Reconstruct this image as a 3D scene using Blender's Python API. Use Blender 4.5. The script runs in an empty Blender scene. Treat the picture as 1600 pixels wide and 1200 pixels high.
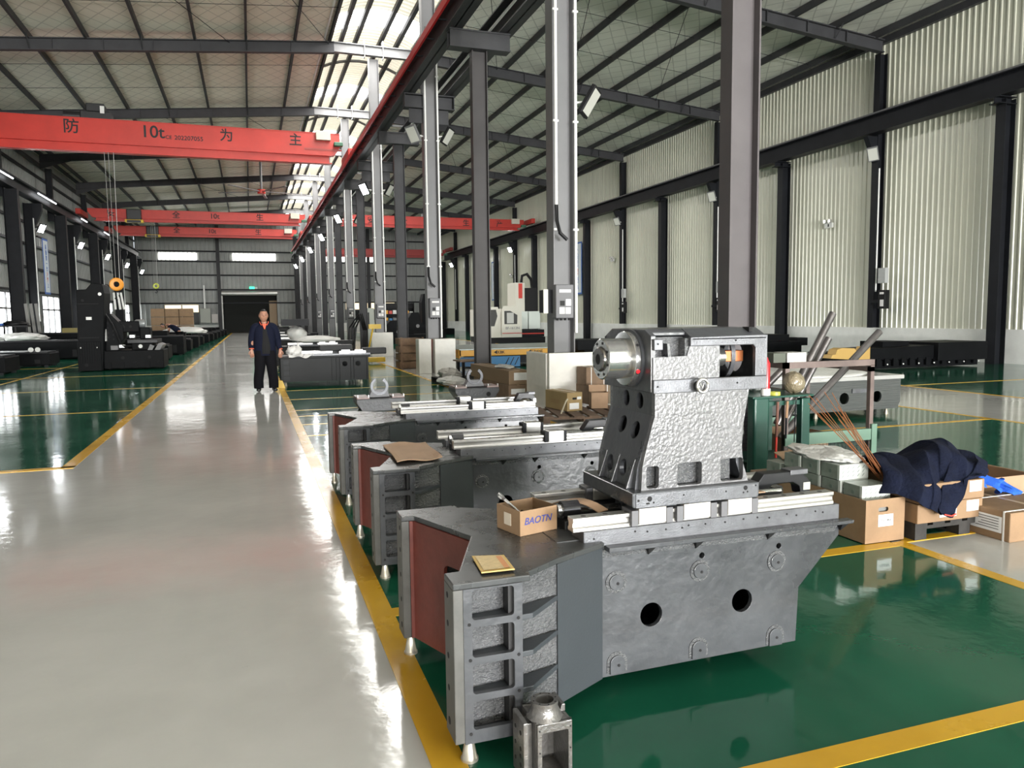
import bpy, math, random
from math import sin, cos, pi, radians
from mathutils import Vector, Matrix
random.seed(7)
SC = bpy.context.scene
COL = SC.collection
H = 1.55

# ------------------------------------------------------------------ camera
cam = bpy.data.cameras.new('camera'); camo = bpy.data.objects.new('camera', cam); COL.objects.link(camo)
cam.sensor_width = 36.0; cam.lens = 1190.0 / 1600 * 36; cam.clip_start = .05; cam.clip_end = 400
yaw, pit, rol = radians(18.843985), radians(5.171247), radians(0.658872)
fw = Vector((sin(yaw)*cos(pit), cos(yaw)*cos(pit), -sin(pit)))
rt = Vector((cos(yaw), -sin(yaw), 0)); dn = fw.cross(rt)
r2 = rt*cos(rol) + dn*sin(rol); d2 = -rt*sin(rol) + dn*cos(rol)
M = Matrix((r2, -d2, -fw)).transposed().to_4x4(); M.translation = (0, 0, H)
camo.matrix_world = M
SC.camera = camo

# ------------------------------------------------------------------ light and exposure
SC.view_settings.view_transform = 'Standard'; SC.view_settings.look = 'None'
SC.view_settings.gamma = 1.0; SC.view_settings.use_curve_mapping = False
SC.view_settings.exposure = 0.65
SC.cycles.use_denoising = True
SC.cycles.max_bounces = 7; SC.cycles.diffuse_bounces = 4; SC.cycles.glossy_bounces = 3
SC.cycles.sample_clamp_indirect = 6.0
SC.cycles.caustics_reflective = False; SC.cycles.caustics_refractive = False
world = bpy.data.worlds.new('sky'); SC.world = world; world.use_nodes = True
world.node_tree.nodes['Background'].inputs[0].default_value = (.86, .93, 1, 1)
world.node_tree.nodes['Background'].inputs[1].default_value = 1.0

def area(name, loc, rot, sx, sy, power, color=(1, 1, 1)):
    l = bpy.data.lights.new(name, 'AREA'); l.shape = 'RECTANGLE'; l.size = sx; l.size_y = sy
    l.energy = power; l.color = color
    o = bpy.data.objects.new(name, l); o.location = loc; o.rotation_euler = rot; COL.objects.link(o)
    return o
# daylight through the tall open doorway in the end wall behind the camera
DAY = 5600
area('doorway_daylight', (11.0, -29.5, 3.6), (radians(90), 0, 0), 13, 6.4, DAY, (.97, .98, 1))
# added fill aimed upward from behind the camera to brighten the roof lining
area('ceiling_fill', (11.0, -29.5, .8), (radians(115), 0, 0), 13, 1.5, 6500, (1, .99, .95))
area('ceiling_fill', (-3.5, -29.5, .8), (radians(115), 0, 0), 11, 1.5, 6500, (1, .98, .93))
# daylight under the glazed ridge, one lamp per stretch of roof
for yy, ln, pw in ((-19, 20, 900), (6, 26, 300), (34, 28, 1900), (62, 28, 2000)):
    area('ridge_daylight', (4.84, yy, 12.02), (0, 0, 0), 2.2, ln, pw, (1, .98, .93))

# ------------------------------------------------------------------ helpers
ORG = {}
class MB:
    def __init__(s): s.v = []; s.f = []
    def add(s, vs, fs):
        b = len(s.v); s.v += [tuple(v) for v in vs]; s.f += [tuple(b+i for i in f) for f in fs]; return s
    def box(s, x0, x1, y0, y1, z0, z1):
        return s.add([(x, y, z) for z in (z0, z1) for y in (y0, y1) for x in (x0, x1)],
                     [(0,2,3,1),(4,5,7,6),(0,1,5,4),(2,6,7,3),(0,4,6,2),(1,3,7,5)])
    def cbox(s, c, d, rz=0, rx=0, ry=0):
        m = Matrix.Translation(c) @ Matrix.Rotation(rz, 4, 'Z') @ Matrix.Rotation(ry, 4, 'Y') @ Matrix.Rotation(rx, 4, 'X')
        t = MB().box(-d[0]/2, d[0]/2, -d[1]/2, d[1]/2, -d[2]/2, d[2]/2)
        return s.add([m @ Vector(v) for v in t.v], t.f)
    def prism(s, poly, a, b, axis='Y'):
        # poly in the plane normal to axis (Y: (x,z); X: (y,z); Z: (x,y))
        g = {'Y': lambda p, w: (p[0], w, p[1]), 'X': lambda p, w: (w, p[0], p[1]), 'Z': lambda p, w: (p[0], p[1], w)}[axis]
        n = len(poly)
        vs = [g(p, a) for p in poly] + [g(p, b) for p in poly]
        fs = [tuple(range(n))[::-1], tuple(range(n, 2*n))] + [(i, (i+1) % n, n+(i+1) % n, n+i) for i in range(n)]
        return s.add(vs, fs)
    def cyl(s, p0, p1, r, n=12, r1=None, cap=True):
        p0 = Vector(p0); p1 = Vector(p1); r1 = r if r1 is None else r1
        q = (p1-p0).to_track_quat('Z', 'Y'); vs = []
        for p, rr in ((p0, r), (p1, r1)):
            for i in range(n):
                a = 2*pi*i/n; vs.append(p + q @ Vector((rr*cos(a), rr*sin(a), 0)))
        fs = [(i, (i+1) % n, n+(i+1) % n, n+i) for i in range(n)]
        if cap: fs += [tuple(range(n))[::-1], tuple(range(n, 2*n))]
        return s.add(vs, fs)
    def tube(s, pts, r, n=8):
        pts = [Vector(p) for p in pts]; vs = []; m = len(pts); up = Vector((.13, .31, .94)).normalized()
        for k, p in enumerate(pts):
            t = (pts[min(k+1, m-1)] - pts[max(k-1, 0)]).normalized()
            a = t.cross(up)
            a = a.normalized() if a.length > 1e-4 else Vector((1, 0, 0)); b = t.cross(a)
            rr = r[k] if isinstance(r, (list, tuple)) else r
            for i in range(n):
                th = 2*pi*i/n; vs.append(p + a*rr*cos(th) + b*rr*sin(th))
        fs = [(k*n+i, k*n+(i+1) % n, (k+1)*n+(i+1) % n, (k+1)*n+i) for k in range(m-1) for i in range(n)]
        fs += [tuple(range(n))[::-1], tuple(range((m-1)*n, m*n))]
        return s.add(vs, fs)
    def lathe(s, prof, o, axis='Z', n=24):
        # prof: (radius, height) pairs
        o = Vector(o); vs = []
        g = {'Z': lambda r, a, h: (r*cos(a), r*sin(a), h), 'X': lambda r, a, h: (h, r*cos(a), r*sin(a)), 'Y': lambda r, a, h: (r*cos(a), h, r*sin(a))}[axis]
        for r, h in prof:
            for i in range(n): vs.append(o + Vector(g(r, 2*pi*i/n, h)))
        m = len(prof)
        fs = [(k*n+i, k*n+(i+1) % n, (k+1)*n+(i+1) % n, (k+1)*n+i) for k in range(m-1) for i in range(n)]
        if tuple(prof[0]) != tuple(prof[-1]): fs += [tuple(range(n))[::-1], tuple(range((m-1)*n, m*n))]
        return s.add(vs, fs)
    def sweep(s, prof, pts):
        # open/closed 2D profile [(y,z)] along X between x pairs
        n = len(prof); vs = [(x, y, z) for x in pts for y, z in prof]
        fs = [(k*n+i, k*n+i+1, (k+1)*n+i+1, (k+1)*n+i) for k in range(len(pts)-1) for i in range(n-1)]
        return s.add(vs, fs)
    def plate(s, outline, holes, a, b, axis='Y'):
        cu = bpy.data.curves.new('t', 'CURVE'); cu.dimensions = '2D'; cu.fill_mode = 'BOTH'; cu.extrude = abs(b-a)/2
        for poly in [outline] + list(holes):
            sp = cu.splines.new('POLY'); sp.points.add(len(poly)-1)
            for q, p in zip(sp.points, poly): q.co = (p[0], p[1], 0, 1)
            sp.use_cyclic_u = True
        ob = bpy.data.objects.new('t', cu); me = ob.to_mesh(); c = (a+b)/2
        g = {'Y': lambda v: (v[0], v[2]+c, v[1]), 'X': lambda v: (v[2]+c, v[0], v[1]), 'Z': lambda v: (v[0], v[1], v[2]+c)}[axis]
        s.add([g(v.co) for v in me.vertices], [tuple(p.vertices) for p in me.polygons])
        ob.to_mesh_clear(); bpy.data.objects.remove(ob); bpy.data.curves.remove(cu)
        return s
    def xf(s, m):
        s.v = [tuple(m @ Vector(v)) for v in s.v]; return s
    def build(s, name, mat, parent=None, bevel=0, smooth=False, kind=None, label=None):
        o0 = ORG.get(parent.name, Vector()) if parent else Vector()
        me = bpy.data.meshes.new(name)
        me.from_pydata([tuple(Vector(v)-o0) for v in s.v], [], s.f)
        import bmesh
        bm = bmesh.new(); bm.from_mesh(me)
        bmesh.ops.remove_doubles(bm, verts=bm.verts, dist=1e-5) if len(s.v) < 60000 and not getattr(s, 'keep', False) else None
        bmesh.ops.recalc_face_normals(bm, faces=bm.faces)
        bm.to_mesh(me); bm.free()
        me.materials.append(mat)
        if smooth:
            try: me.shade_smooth(); me.set_sharp_from_angle(angle=radians(smooth if smooth > 1 else 35))
            except Exception: pass
        o = bpy.data.objects.new(name, me); COL.objects.link(o)
        if parent: o.parent = parent; ORG[o.name] = o0
        else: ORG[o.name] = Vector()
        if bevel:
            b = o.modifiers.new('bevel', 'BEVEL'); b.width = bevel; b.segments = 2; b.limit_method = 'ANGLE'; b.angle_limit = radians(40)
        if kind: o['kind'] = kind
        if label: o['label'] = label
        return o

def thing(name, label, cat, loc=(0, 0, 0), group=None, kind=None):
    o = bpy.data.objects.new(name, None); COL.objects.link(o); o.empty_display_size = .1
    o.location = loc; o['label'] = label; o['category'] = cat; ORG[o.name] = Vector(loc)
    if group: o['group'] = group
    o['kind'] = kind or 'thing'
    return o
def tag(o, label, cat, group=None):
    o['label'] = label; o['category'] = cat
    if group: o['group'] = group
    return o
def center(o, loc):
    """move the origin of a single-mesh thing to loc"""
    loc = Vector(loc); o.data.transform(Matrix.Translation(-loc)); o.location = loc; ORG[o.name] = loc; return o
def place(o, loc, rz=0):
    o.location = loc; o.rotation_euler = (0, 0, rz); return o
def copy_tree(o, loc=None, label=None, parent=None, rz=None):
    c = o.copy(); COL.objects.link(c)
    if parent: c.parent = parent
    if loc is not None: c.location = loc
    if rz is not None: c.rotation_euler = (0, 0, rz)
    if label: c['label'] = label
    for ch in o.children: copy_tree(ch, parent=c)
    return c
def circ(x, y, r, n=20, a0=0, a1=2*pi):
    full = abs(a1-a0-2*pi) < 1e-6
    return [(x+r*cos(a0+(a1-a0)*i/(n if full else n-1)), y+r*sin(a0+(a1-a0)*i/(n if full else n-1))) for i in range(n)]
def rrect(x0, x1, y0, y1, r, n=4):
    p = []
    for cx, cy, a in ((x1-r, y1-r, 0), (x0+r, y1-r, pi/2), (x0+r, y0+r, pi), (x1-r, y0+r, 1.5*pi)):
        p += [(cx+r*cos(a+pi/2*i/n), cy+r*sin(a+pi/2*i/n)) for i in range(n+1)]
    return p
def text(name, s, size, mat, parent, loc, rot=(pi/2, 0, 0), ext=.001, align='CENTER', shear=0, bold=0, sx=1.0):
    cu = bpy.data.curves.new(name, 'FONT'); cu.body = s; cu.size = size; cu.extrude = ext; cu.align_x = align; cu.align_y = 'CENTER'
    cu.shear = shear; cu.offset = bold
    ob = bpy.data.objects.new('t', cu); COL.objects.link(ob)
    bpy.context.view_layer.update()
    dg = bpy.context.evaluated_depsgraph_get()
    me = bpy.data.meshes.new_from_object(ob.evaluated_get(dg)); me.name = name
    bpy.data.objects.remove(ob)
    me.materials.clear(); me.materials.append(mat)
    o = bpy.data.objects.new(name, me); COL.objects.link(o)
    o0 = ORG.get(parent.name, Vector()); o.parent = parent; ORG[o.name] = o0
    o.location = Vector(loc)-o0; o.rotation_euler = rot; o.scale = (sx, 1, 1)
    return o

# ------------------------------------------------------------------ materials
MATS = {}
def mat(name, col, rough=.5, metal=0.0, bump=0, bs=40, var=0, vs=3, spec=.5, coat=0, emit=None, estr=0, alpha=1, trans=0, col2=None, rvar=0, stretch=None):
    if name in MATS: return MATS[name]
    m = bpy.data.materials.new(name); m.use_nodes = True; nt = m.node_tree; b = nt.nodes['Principled BSDF']; L = nt.links.new
    b.inputs['Base Color'].default_value = (*col, 1); b.inputs['Roughness'].default_value = rough; b.inputs['Metallic'].default_value = metal
    b.inputs['Specular IOR Level'].default_value = spec; b.inputs['Coat Weight'].default_value = coat; b.inputs['Coat Roughness'].default_value = .12
    b.inputs['Alpha'].default_value = alpha; b.inputs['Transmission Weight'].default_value = trans
    if emit: b.inputs['Emission Color'].default_value = (*emit, 1); b.inputs['Emission Strength'].default_value = estr
    tc = nt.nodes.new('ShaderNodeTexCoord'); co = tc.outputs['Object']
    if stretch:
        mp = nt.nodes.new('ShaderNodeMapping'); mp.inputs['Scale'].default_value = stretch; L(co, mp.inputs[0]); co = mp.outputs[0]
    if var or rvar:
        n = nt.nodes.new('ShaderNodeTexNoise'); n.inputs['Scale'].default_value = vs; n.inputs['Detail'].default_value = 6; n.inputs['Roughness'].default_value = .65
        L(co, n.inputs['Vector'])
        if var:
            mx = nt.nodes.new('ShaderNodeMix'); mx.data_type = 'RGBA'
            c2 = col2 or tuple(min(1, c*(1+var)) for c in col); c1 = col if col2 else tuple(c*(1-var) for c in col)
            mx.inputs[6].default_value = (*c1, 1); mx.inputs[7].default_value = (*c2, 1)
            mr = nt.nodes.new('ShaderNodeMapRange'); mr.inputs[1].default_value = .35; mr.inputs[2].default_value = .65
            L(n.outputs[0], mr.inputs[0]); L(mr.outputs[0], mx.inputs[0]); L(mx.outputs[2], b.inputs['Base Color'])
        if rvar:
            mr2 = nt.nodes.new('ShaderNodeMapRange'); mr2.inputs[1].default_value = .3; mr2.inputs[2].default_value = .7
            mr2.inputs[3].default_value = max(.02, rough-rvar); mr2.inputs[4].default_value = rough+rvar
            L(n.outputs[0], mr2.inputs[0]); L(mr2.outputs[0], b.inputs['Roughness'])
    if bump:
        n2 = nt.nodes.new('ShaderNodeTexNoise'); n2.inputs['Scale'].default_value = bs; n2.inputs['Detail'].default_value = 3
        L(co, n2.inputs['Vector'])
        bp = nt.nodes.new('ShaderNodeBump'); bp.inputs['Strength'].default_value = bump; bp.inputs['Distance'].default_value = .02
        L(n2.outputs[0], bp.inputs['Height']); L(bp.outputs[0], b.inputs['Normal'])
    MATS[name] = m; return m

steel = mat('painted_steel', (.05, .05, .054), .5, var=.15, vs=1.3, spec=.2)
steel_l = mat('painted_steel_greyer', (.17, .17, .175), .45, var=.12, vs=1.3, spec=.4)
steel_d = mat('painted_steel_dark', (.011, .012, .015), .5, var=.2, vs=1.3, spec=.2)
red = mat('crane_red', (.55, .04, .028), .38, var=.1, vs=.8)
black = mat('black_paint', (.008, .008, .009), .5, spec=.25)
ink = mat('black_ink', (.01, .01, .012), .6)
white = mat('white_plastic', (.78, .78, .76), .4)
yellow = mat('yellow_paint', (.72, .47, .03), .4)
conduit_m = mat('white_conduit', (.85, .85, .83), .35)
lamp_on = mat('lamp_lit', (1, 1, 1), .4, emit=(.95, .98, 1), estr=25)
tube_on = mat('tube_lit', (1, 1, 1), .4, emit=(.95, .98, 1), estr=6)
lamp_off = mat('lamp_glass', (.6, .6, .55), .2)
cladding = mat('wall_cladding', (.68, .68, .57), .28, var=.05, vs=.5, bump=.25, bs=.9, spec=.6)
cladding_g = mat('wall_cladding_grey', (.33, .34, .33), .4, var=.1, vs=.6, bump=.15, bs=1.2)
plaster = mat('white_plaster', (.86, .86, .84), .7, var=.06, vs=2)
board_w = mat('block_white', (.80, .78, .74), .75, var=.05, vs=3, bump=.15, bs=12)
window_lit = mat('daylit_window', (.8, .8, .8), .3, emit=(.97, 1, 1), estr=5)
strip_lit = mat('daylit_strip', (.8, .8, .8), .3, emit=(1, .98, .94), estr=5)
sky_panel = mat('ridge_translucent', (.8, .78, .66), .5, emit=(1, .95, .78), estr=.4)
sky_clear = mat('ridge_clear', (.9, .9, .9), .4, emit=(1, 1, 1), estr=2.5)

def foil(name, c1, c2):
    m = bpy.data.materials.new(name); m.use_nodes = True; nt = m.node_tree; b = nt.nodes['Principled BSDF']; L = nt.links.new
    b.inputs['Roughness'].default_value = .5; b.inputs['Metallic'].default_value = .15
    tc = nt.nodes.new('ShaderNodeTexCoord')
    n = nt.nodes.new('ShaderNodeTexNoise'); n.inputs['Scale'].default_value = .8; n.inputs['Detail'].default_value = 5
    mp = nt.nodes.new('ShaderNodeMapping'); mp.inputs['Scale'].default_value = (1, .45, 1)
    L(tc.outputs['Object'], mp.inputs[0]); L(mp.outputs[0], n.inputs['Vector'])
    acc = None
    for ang in (33, -33):                       # wire netting laid in diamonds
        mq = nt.nodes.new('ShaderNodeMapping'); mq.inputs['Rotation'].default_value = (0, 0, radians(ang))
        L(tc.outputs['Object'], mq.inputs[0])
        w = nt.nodes.new('ShaderNodeTexWave'); w.inputs['Scale'].default_value = .62; w.bands_direction = 'X'; w.wave_profile = 'SIN'
        w.inputs['Distortion'].default_value = .6; w.inputs['Detail Scale'].default_value = 1
        L(mq.outputs[0], w.inputs[0])
        g = nt.nodes.new('ShaderNodeMath'); g.operation = 'GREATER_THAN'; g.inputs[1].default_value = .985; L(w.outputs['Fac'], g.inputs[0])
        if acc is None: acc = g.outputs[0]
        else:
            a = nt.nodes.new('ShaderNodeMath'); a.operation = 'MAXIMUM'; L(acc, a.inputs[0]); L(g.outputs[0], a.inputs[1]); acc = a.outputs[0]
    mx = nt.nodes.new('ShaderNodeMix'); mx.data_type = 'RGBA'; mx.inputs[6].default_value = (*c1, 1); mx.inputs[7].default_value = (*c2, 1)
    L(n.outputs[0], mx.inputs[0])
    m2 = nt.nodes.new('ShaderNodeMix'); m2.data_type = 'RGBA'; m2.inputs[7].default_value = (*(c*.55 for c in c1), 1)
    sc = nt.nodes.new('ShaderNodeMath'); sc.operation = 'MULTIPLY'; sc.inputs[1].default_value = .6; L(acc, sc.inputs[0])
    L(sc.outputs[0], m2.inputs[0]); L(mx.outputs[2], m2.inputs[6]); L(m2.outputs[2], b.inputs['Base Color'])
    bp = nt.nodes.new('ShaderNodeBump'); bp.inputs['Strength'].default_value = .6; bp.inputs['Distance'].default_value = .15
    L(n.outputs[0], bp.inputs['Height']); L(bp.outputs[0], b.inputs['Normal'])
    return m
foil_l = foil('roof_foil_left', (.70, .64, .53), (.86, .81, .70))
foil_r = foil('roof_foil_right', (.66, .66, .59), (.84, .84, .77))

def epoxy(name, col, col2, rough, bstr=.05, scuff=True):
    m = bpy.data.materials.new(name); m.use_nodes = True; nt = m.node_tree; b = nt.nodes['Principled BSDF']; L = nt.links.new
    tc = nt.nodes.new('ShaderNodeTexCoord')
    n = nt.nodes.new('ShaderNodeTexNoise'); n.inputs['Scale'].default_value = .7; n.inputs['Detail'].default_value = 8; n.inputs['Roughness'].default_value = .6
    L(tc.outputs['Object'], n.inputs['Vector'])
    mx = nt.nodes.new('ShaderNodeMix'); mx.data_type = 'RGBA'; mx.inputs[6].default_value = (*col, 1); mx.inputs[7].default_value = (*col2, 1)
    mr = nt.nodes.new('ShaderNodeMapRange'); mr.inputs[1].default_value = .3; mr.inputs[2].default_value = .7
    L(n.outputs[0], mr.inputs[0]); L(mr.outputs[0], mx.inputs[0])
    out = mx.outputs[2]
    if scuff:
        s1 = nt.nodes.new('ShaderNodeTexNoise'); s1.inputs['Scale'].default_value = 9; s1.inputs['Detail'].default_value = 8; s1.inputs['Roughness'].default_value = .75
        L(tc.outputs['Object'], s1.inputs['Vector'])
        mr3 = nt.nodes.new('ShaderNodeMapRange'); mr3.inputs[1].default_value = .66; mr3.inputs[2].default_value = .74; mr3.inputs[4].default_value = .5
        L(s1.outputs[0], mr3.inputs[0])
        mm = nt.nodes.new('ShaderNodeMix'); mm.data_type = 'RGBA'; mm.inputs[7].default_value = (*(c*.6 for c in col), 1)
        L(mr3.outputs[0], mm.inputs[0]); L(out, mm.inputs[6]); out = mm.outputs[2]
    L(out, b.inputs['Base Color'])
    mr2 = nt.nodes.new('ShaderNodeMapRange'); mr2.inputs[1].default_value = .3; mr2.inputs[2].default_value = .75
    mr2.inputs[3].default_value = rough*.7; mr2.inputs[4].default_value = rough*1.5
    L(n.outputs[0], mr2.inputs[0]); L(mr2.outputs[0], b.inputs['Roughness'])
    n3 = nt.nodes.new('ShaderNodeTexNoise'); n3.inputs['Scale'].default_value = 5; n3.inputs['Detail'].default_value = 4
    L(tc.outputs['Object'], n3.inputs['Vector'])
    bp = nt.nodes.new('ShaderNodeBump'); bp.inputs['Strength'].default_value = bstr; bp.inputs['Distance'].default_value = .05
    L(n3.outputs[0], bp.inputs['Height']); L(bp.outputs[0], b.inputs['Normal'])
    return m
fl_grey = epoxy('floor_grey_epoxy', (.46, .46, .44), (.56, .56, .54), .10, .04)
fl_green = epoxy('floor_green_epoxy', (.009, .085, .048), (.014, .125, .07), .09, .035)
fl_yel = epoxy('floor_yellow_line', (.60, .33, .02), (.75, .45, .04), .25, .05)

# ------------------------------------------------------------------ structure
WXL, WXR, YB, YF = -10.8, 20.45, -30.0, 86.0
floor = MB().box(WXL-.3, WXR+.3, YB-.3, YF+.3, -.3, 0).build('floor', fl_grey, kind='structure')
def zone(name, x0, x1, y0, y1, m, z=.002):
    return MB().box(x0, x1, y0, y1, -.002, z).build(name, m, floor)
zone('green_zone', WXL, -1.92, 9.05, YF, fl_green)
zone('green_zone', .62, 4.02, YB, YF, fl_green)
zone('green_zone', 4.02, 9.9, 3.98, 7.9, fl_green); zone('green_zone', 6.4, 9.9, 7.9, YF, fl_green)
zone('green_zone', 12.75, WXR, YB, YF, fl_green)
L = lambda x0, x1, y0, y1: zone('yellow_line', x0, x1, y0, y1, fl_yel, .004)
L(.53, .65, YB, YF); L(-1.95, -1.82, 9.0, YF); L(WXL, -1.82, 8.95, 9.08)
L(4.0, 4.1, YB, 3.9); L(4.0, 4.1, 7.9, YF); L(.65, 4.0, 3.82, 3.93); L(4.1, 9.9, 3.87, 3.96); L(.65, 4.0, 1.98, 2.09)
L(9.87, 9.97, 3.0, YF); L(6.4, 9.9, 7.93, 8.02); L(12.7, 12.8, YB, YF); L(12.8, WXR, 12.2, 12.28)
for y in (10.2, 11.3, 12.3, 13.1, 14.9, 16.75, 19.5, 22.5, 25.5): L(.65, 4.0, y, y+.06)
for y in (14.27, 18.9, 23.5, 28.1): L(-10, -1.95, y, y+.06)
zone('yellow_line', -5.86, -5.79, 14.3, 40, fl_yel, .0045)

PITCH = 4.663; CY = [2.14 + PITCH*k for k in range(-1, 18)]     # column lines; odd index in list = roof frame
ROOFY = [y for k, y in enumerate(CY) if k % 2 == 1]      # 2.14? adjusted below
ROOFY = [11.47 + 2*PITCH*k for k in range(-4, 9) if 11.47+2*PITCH*k < YF]
CRANEY = [6.8 + 2*PITCH*k for k in range(-3, 9) if 6.8+2*PITCH*k < YF]

def corr(y0, y1, z0, z1, pitch=.21, d=.028):
    """trapezoidal sheeting profile along a length; returns (s, depth) pairs"""
    out = []; s = y0
    while s < y1-1e-6:
        for a, h in ((0, 0), (.62, 0), (.70, 1), (.92, 1)):
            t = s+a*pitch
            if t < y1: out.append((t, h*d))
        s += pitch
    out.append((y1, 0)); return out
def sheet_y(name, x, y0, y1, z0, z1, m, parent, inward=-1, pitch=.21, d=.028):
    p = corr(y0, y1, z0, z1, pitch, d); mb = MB(); mb.keep = True
    vs = [(x+inward*h, s, z) for z in (z0, z1) for s, h in p]; n = len(p)
    mb.add(vs, [(i, i+1, n+i+1, n+i) for i in range(n-1)])
    return mb.build(name, m, parent)
def sheet_x(name, y, x0, x1, z0, z1, m, parent, inward=-1, pitch=.42, d=.06):
    p = corr(x0, x1, z0, z1, pitch, d); mb = MB(); mb.keep = True
    vs = [(s, y+inward*h, z) for z in (z0, z1) for s, h in p]; n = len(p)
    mb.add(vs, [(i, i+1, n+i+1, n+i) for i in range(n-1)])
    return mb.build(name, m, parent)

# right wall
wr = MB().box(WXR+.12, WXR+.3, YB, YF, 0, 10.9).build('wall_right', plaster, kind='structure')
MB().box(WXR-.02, WXR+.12, YB, YF, 0, .98).build('plinth', plaster, wr)
cols_all = sorted(ROOFY+CRANEY+[YB, YF])
for a, b in zip(cols_all[:-1], cols_all[1:]):
    sheet_y('corrugated_panel', WXR+.05, a, b, .98, 7.45, cladding, wr)
    sheet_y('corrugated_panel', WXR+.05, a, b, 7.45, 10.66, cladding, wr)
MB().box(WXR-.16, WXR-.02, YB, YF, 10.40, 10.62).build('eaves_beam', steel, wr)
# left wall with windows
wl = MB().box(WXL-.3, WXL-.12, YB, YF, 0, 10.9).build('wall_left', cladding_g, kind='structure')
MB().box(WXL-.12, WXL+.02, YB, YF, 0, .72).build('plinth', plaster, wl)
wins = [38.92+9.33*k for k in range(-1, 6)]
for a, b in zip(cols_all[:-1], cols_all[1:]):
    sheet_y('corrugated_panel', WXL-.05, a, b, 2.98, 10.3, cladding_g, wl, 1, .28)
ed = [YB]+[e for q in wins for e in (q, q+4.1)]+[YF]
for s0, s1 in zip(ed[::2], ed[1::2]):
    n_ = max(1, round((s1-s0)/5.2))
    for k in range(n_): sheet_y('corrugated_panel', WXL-.05, s0+(s1-s0)*k/n_, s0+(s1-s0)*(k+1)/n_, .72, 2.98, cladding_g, wl, 1, .28)
for z in (1.9, 3.05, 4.3, 5.5, 6.6, 8.6, 9.4):
    if z == 1.9: continue
    MB().box(WXL-.02, WXL+.1, YB, YF, z-.06, z+.06).build('girt', steel_d, wl)
MB().box(WXL-.02, WXL+.12, YB, YF, 10.0, 10.2).build('eaves_beam', steel, wl)
for i, y in enumerate(wins):
    w = MB().box(WXL-.08, WXL-.06, y, y+4.1, .74, 2.95).build('window_%d' % (i+1), window_lit, kind='structure')
    f = MB()
    for yy in (y, y+1.35, y+2.7, y+4.05): f.box(WXL-.06, WXL+.02, yy-.05, yy+.07, .74, 2.95)
    for zz in (.74, 2.1, 2.88): f.box(WXL-.06, WXL+.015, y, y+4.1, zz, zz+.09)
    f.build('window_frame', steel_l, w)
# far wall
wf = MB().box(WXL, WXR, YF+.12, YF+.3, 4.4, 13).build('wall_far', cladding_g, kind='structure')
def fw_panel(x0, x1, z0, z1): sheet_x('corrugated_panel', YF+.05, x0, x1, z0, z1, cladding_g, wf)
MB().box(WXL, -2.7, YF+.05, YF+.3, 0, .9).build('plinth', plaster, wf); MB().box(2.85, WXR, YF+.05, YF+.3, 0, .9).build('plinth', plaster, wf)
fw_panel(WXL, -8.3, .9, 3.4); fw_panel(-2.9, -2.7, .9, 3.4); fw_panel(-5.0, -2.9, .9, 3.4); fw_panel(2.8, 10.0, .9, 3.4); fw_panel(15.5, WXR, .9, 3.4)
fw_panel(WXL, -2.8, 3.4, 4.5); fw_panel(2.8, WXR, 3.4, 4.5)
MB().box(WXL, -2.7, YF+.12, YF+.3, .9, 4.5).build('backing', cladding_g, wf); MB().box(2.8, WXR, YF+.12, YF+.3, .9, 4.5).build('backing', cladding_g, wf)
fw_panel(WXL, -8.3, 4.5, 12); fw_panel(-8.3, WXR, 4.5, 7.62); fw_panel(-8.3, WXR, 8.32, 12)
for x0, x1 in ((-5.1, -1.45), (2.85, 6.9), (10.4, 12.2), (14.0, 16.2)): fw_panel(x0, x1, 7.62, 8.32)
for z in (3.15, 4.55, 6.05, 7.45, 8.5, 9.9): MB().box(WXL, WXR, YF-.12, YF, z-.07, z+.07).build('girt', steel_d, wf)
for i, (x0, x1) in enumerate(((-8.6, -5.0), (-1.5, 2.8), (6.9, 10.4), (12.2, 14.0))):
    w = MB().box(x0, x1, YF-.02, YF+.02, 7.62, 8.32).build('window_%d' % (20+i), strip_lit, kind='structure')
    g = MB(); n = 4
    for k in range(1, n): g.box(x0+(x1-x0)*k/n-.02, x0+(x1-x0)*k/n+.02, YF-.05, YF-.02, 7.62, 8.32)
    g.build('window_frame', steel_l, w)
    w.data.materials[0] = strip_lit
for i, (x0, x1, z0, z1) in enumerate(((-8.3, -5.0, .95, 2.95), (10.0, 15.5, 1.2, 3.1))):
    w = MB().box(x0, x1, YF-.0, YF+.04, z1-.75, z1).build('window_%d' % (30+i), mat('warm_window', (.8, .7, .5), .4, emit=(1, .82, .55), estr=1.0), kind='structure')
    MB().box(x0, x1, YF, YF+.04, z0, z1-.75).build('pane', mat('dark_glass', (.02, .022, .025), .1), w)
    g = MB()
    for k in range(0, 3): g.box(x0+(x1-x0)*k/2-.05, x0+(x1-x0)*k/2+.05, YF-.06, YF, z0, z1)
    g.box(x0, x1, YF-.06, YF, z1-.8, z1-.72); g.build('window_frame', steel_l, w)
for x in (-2.95, 4.84, 12.6):
    MB().box(x-.17, x+.17, YF-.45, YF-.12, 0, 11.2).build('end_post', steel, wf)
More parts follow.
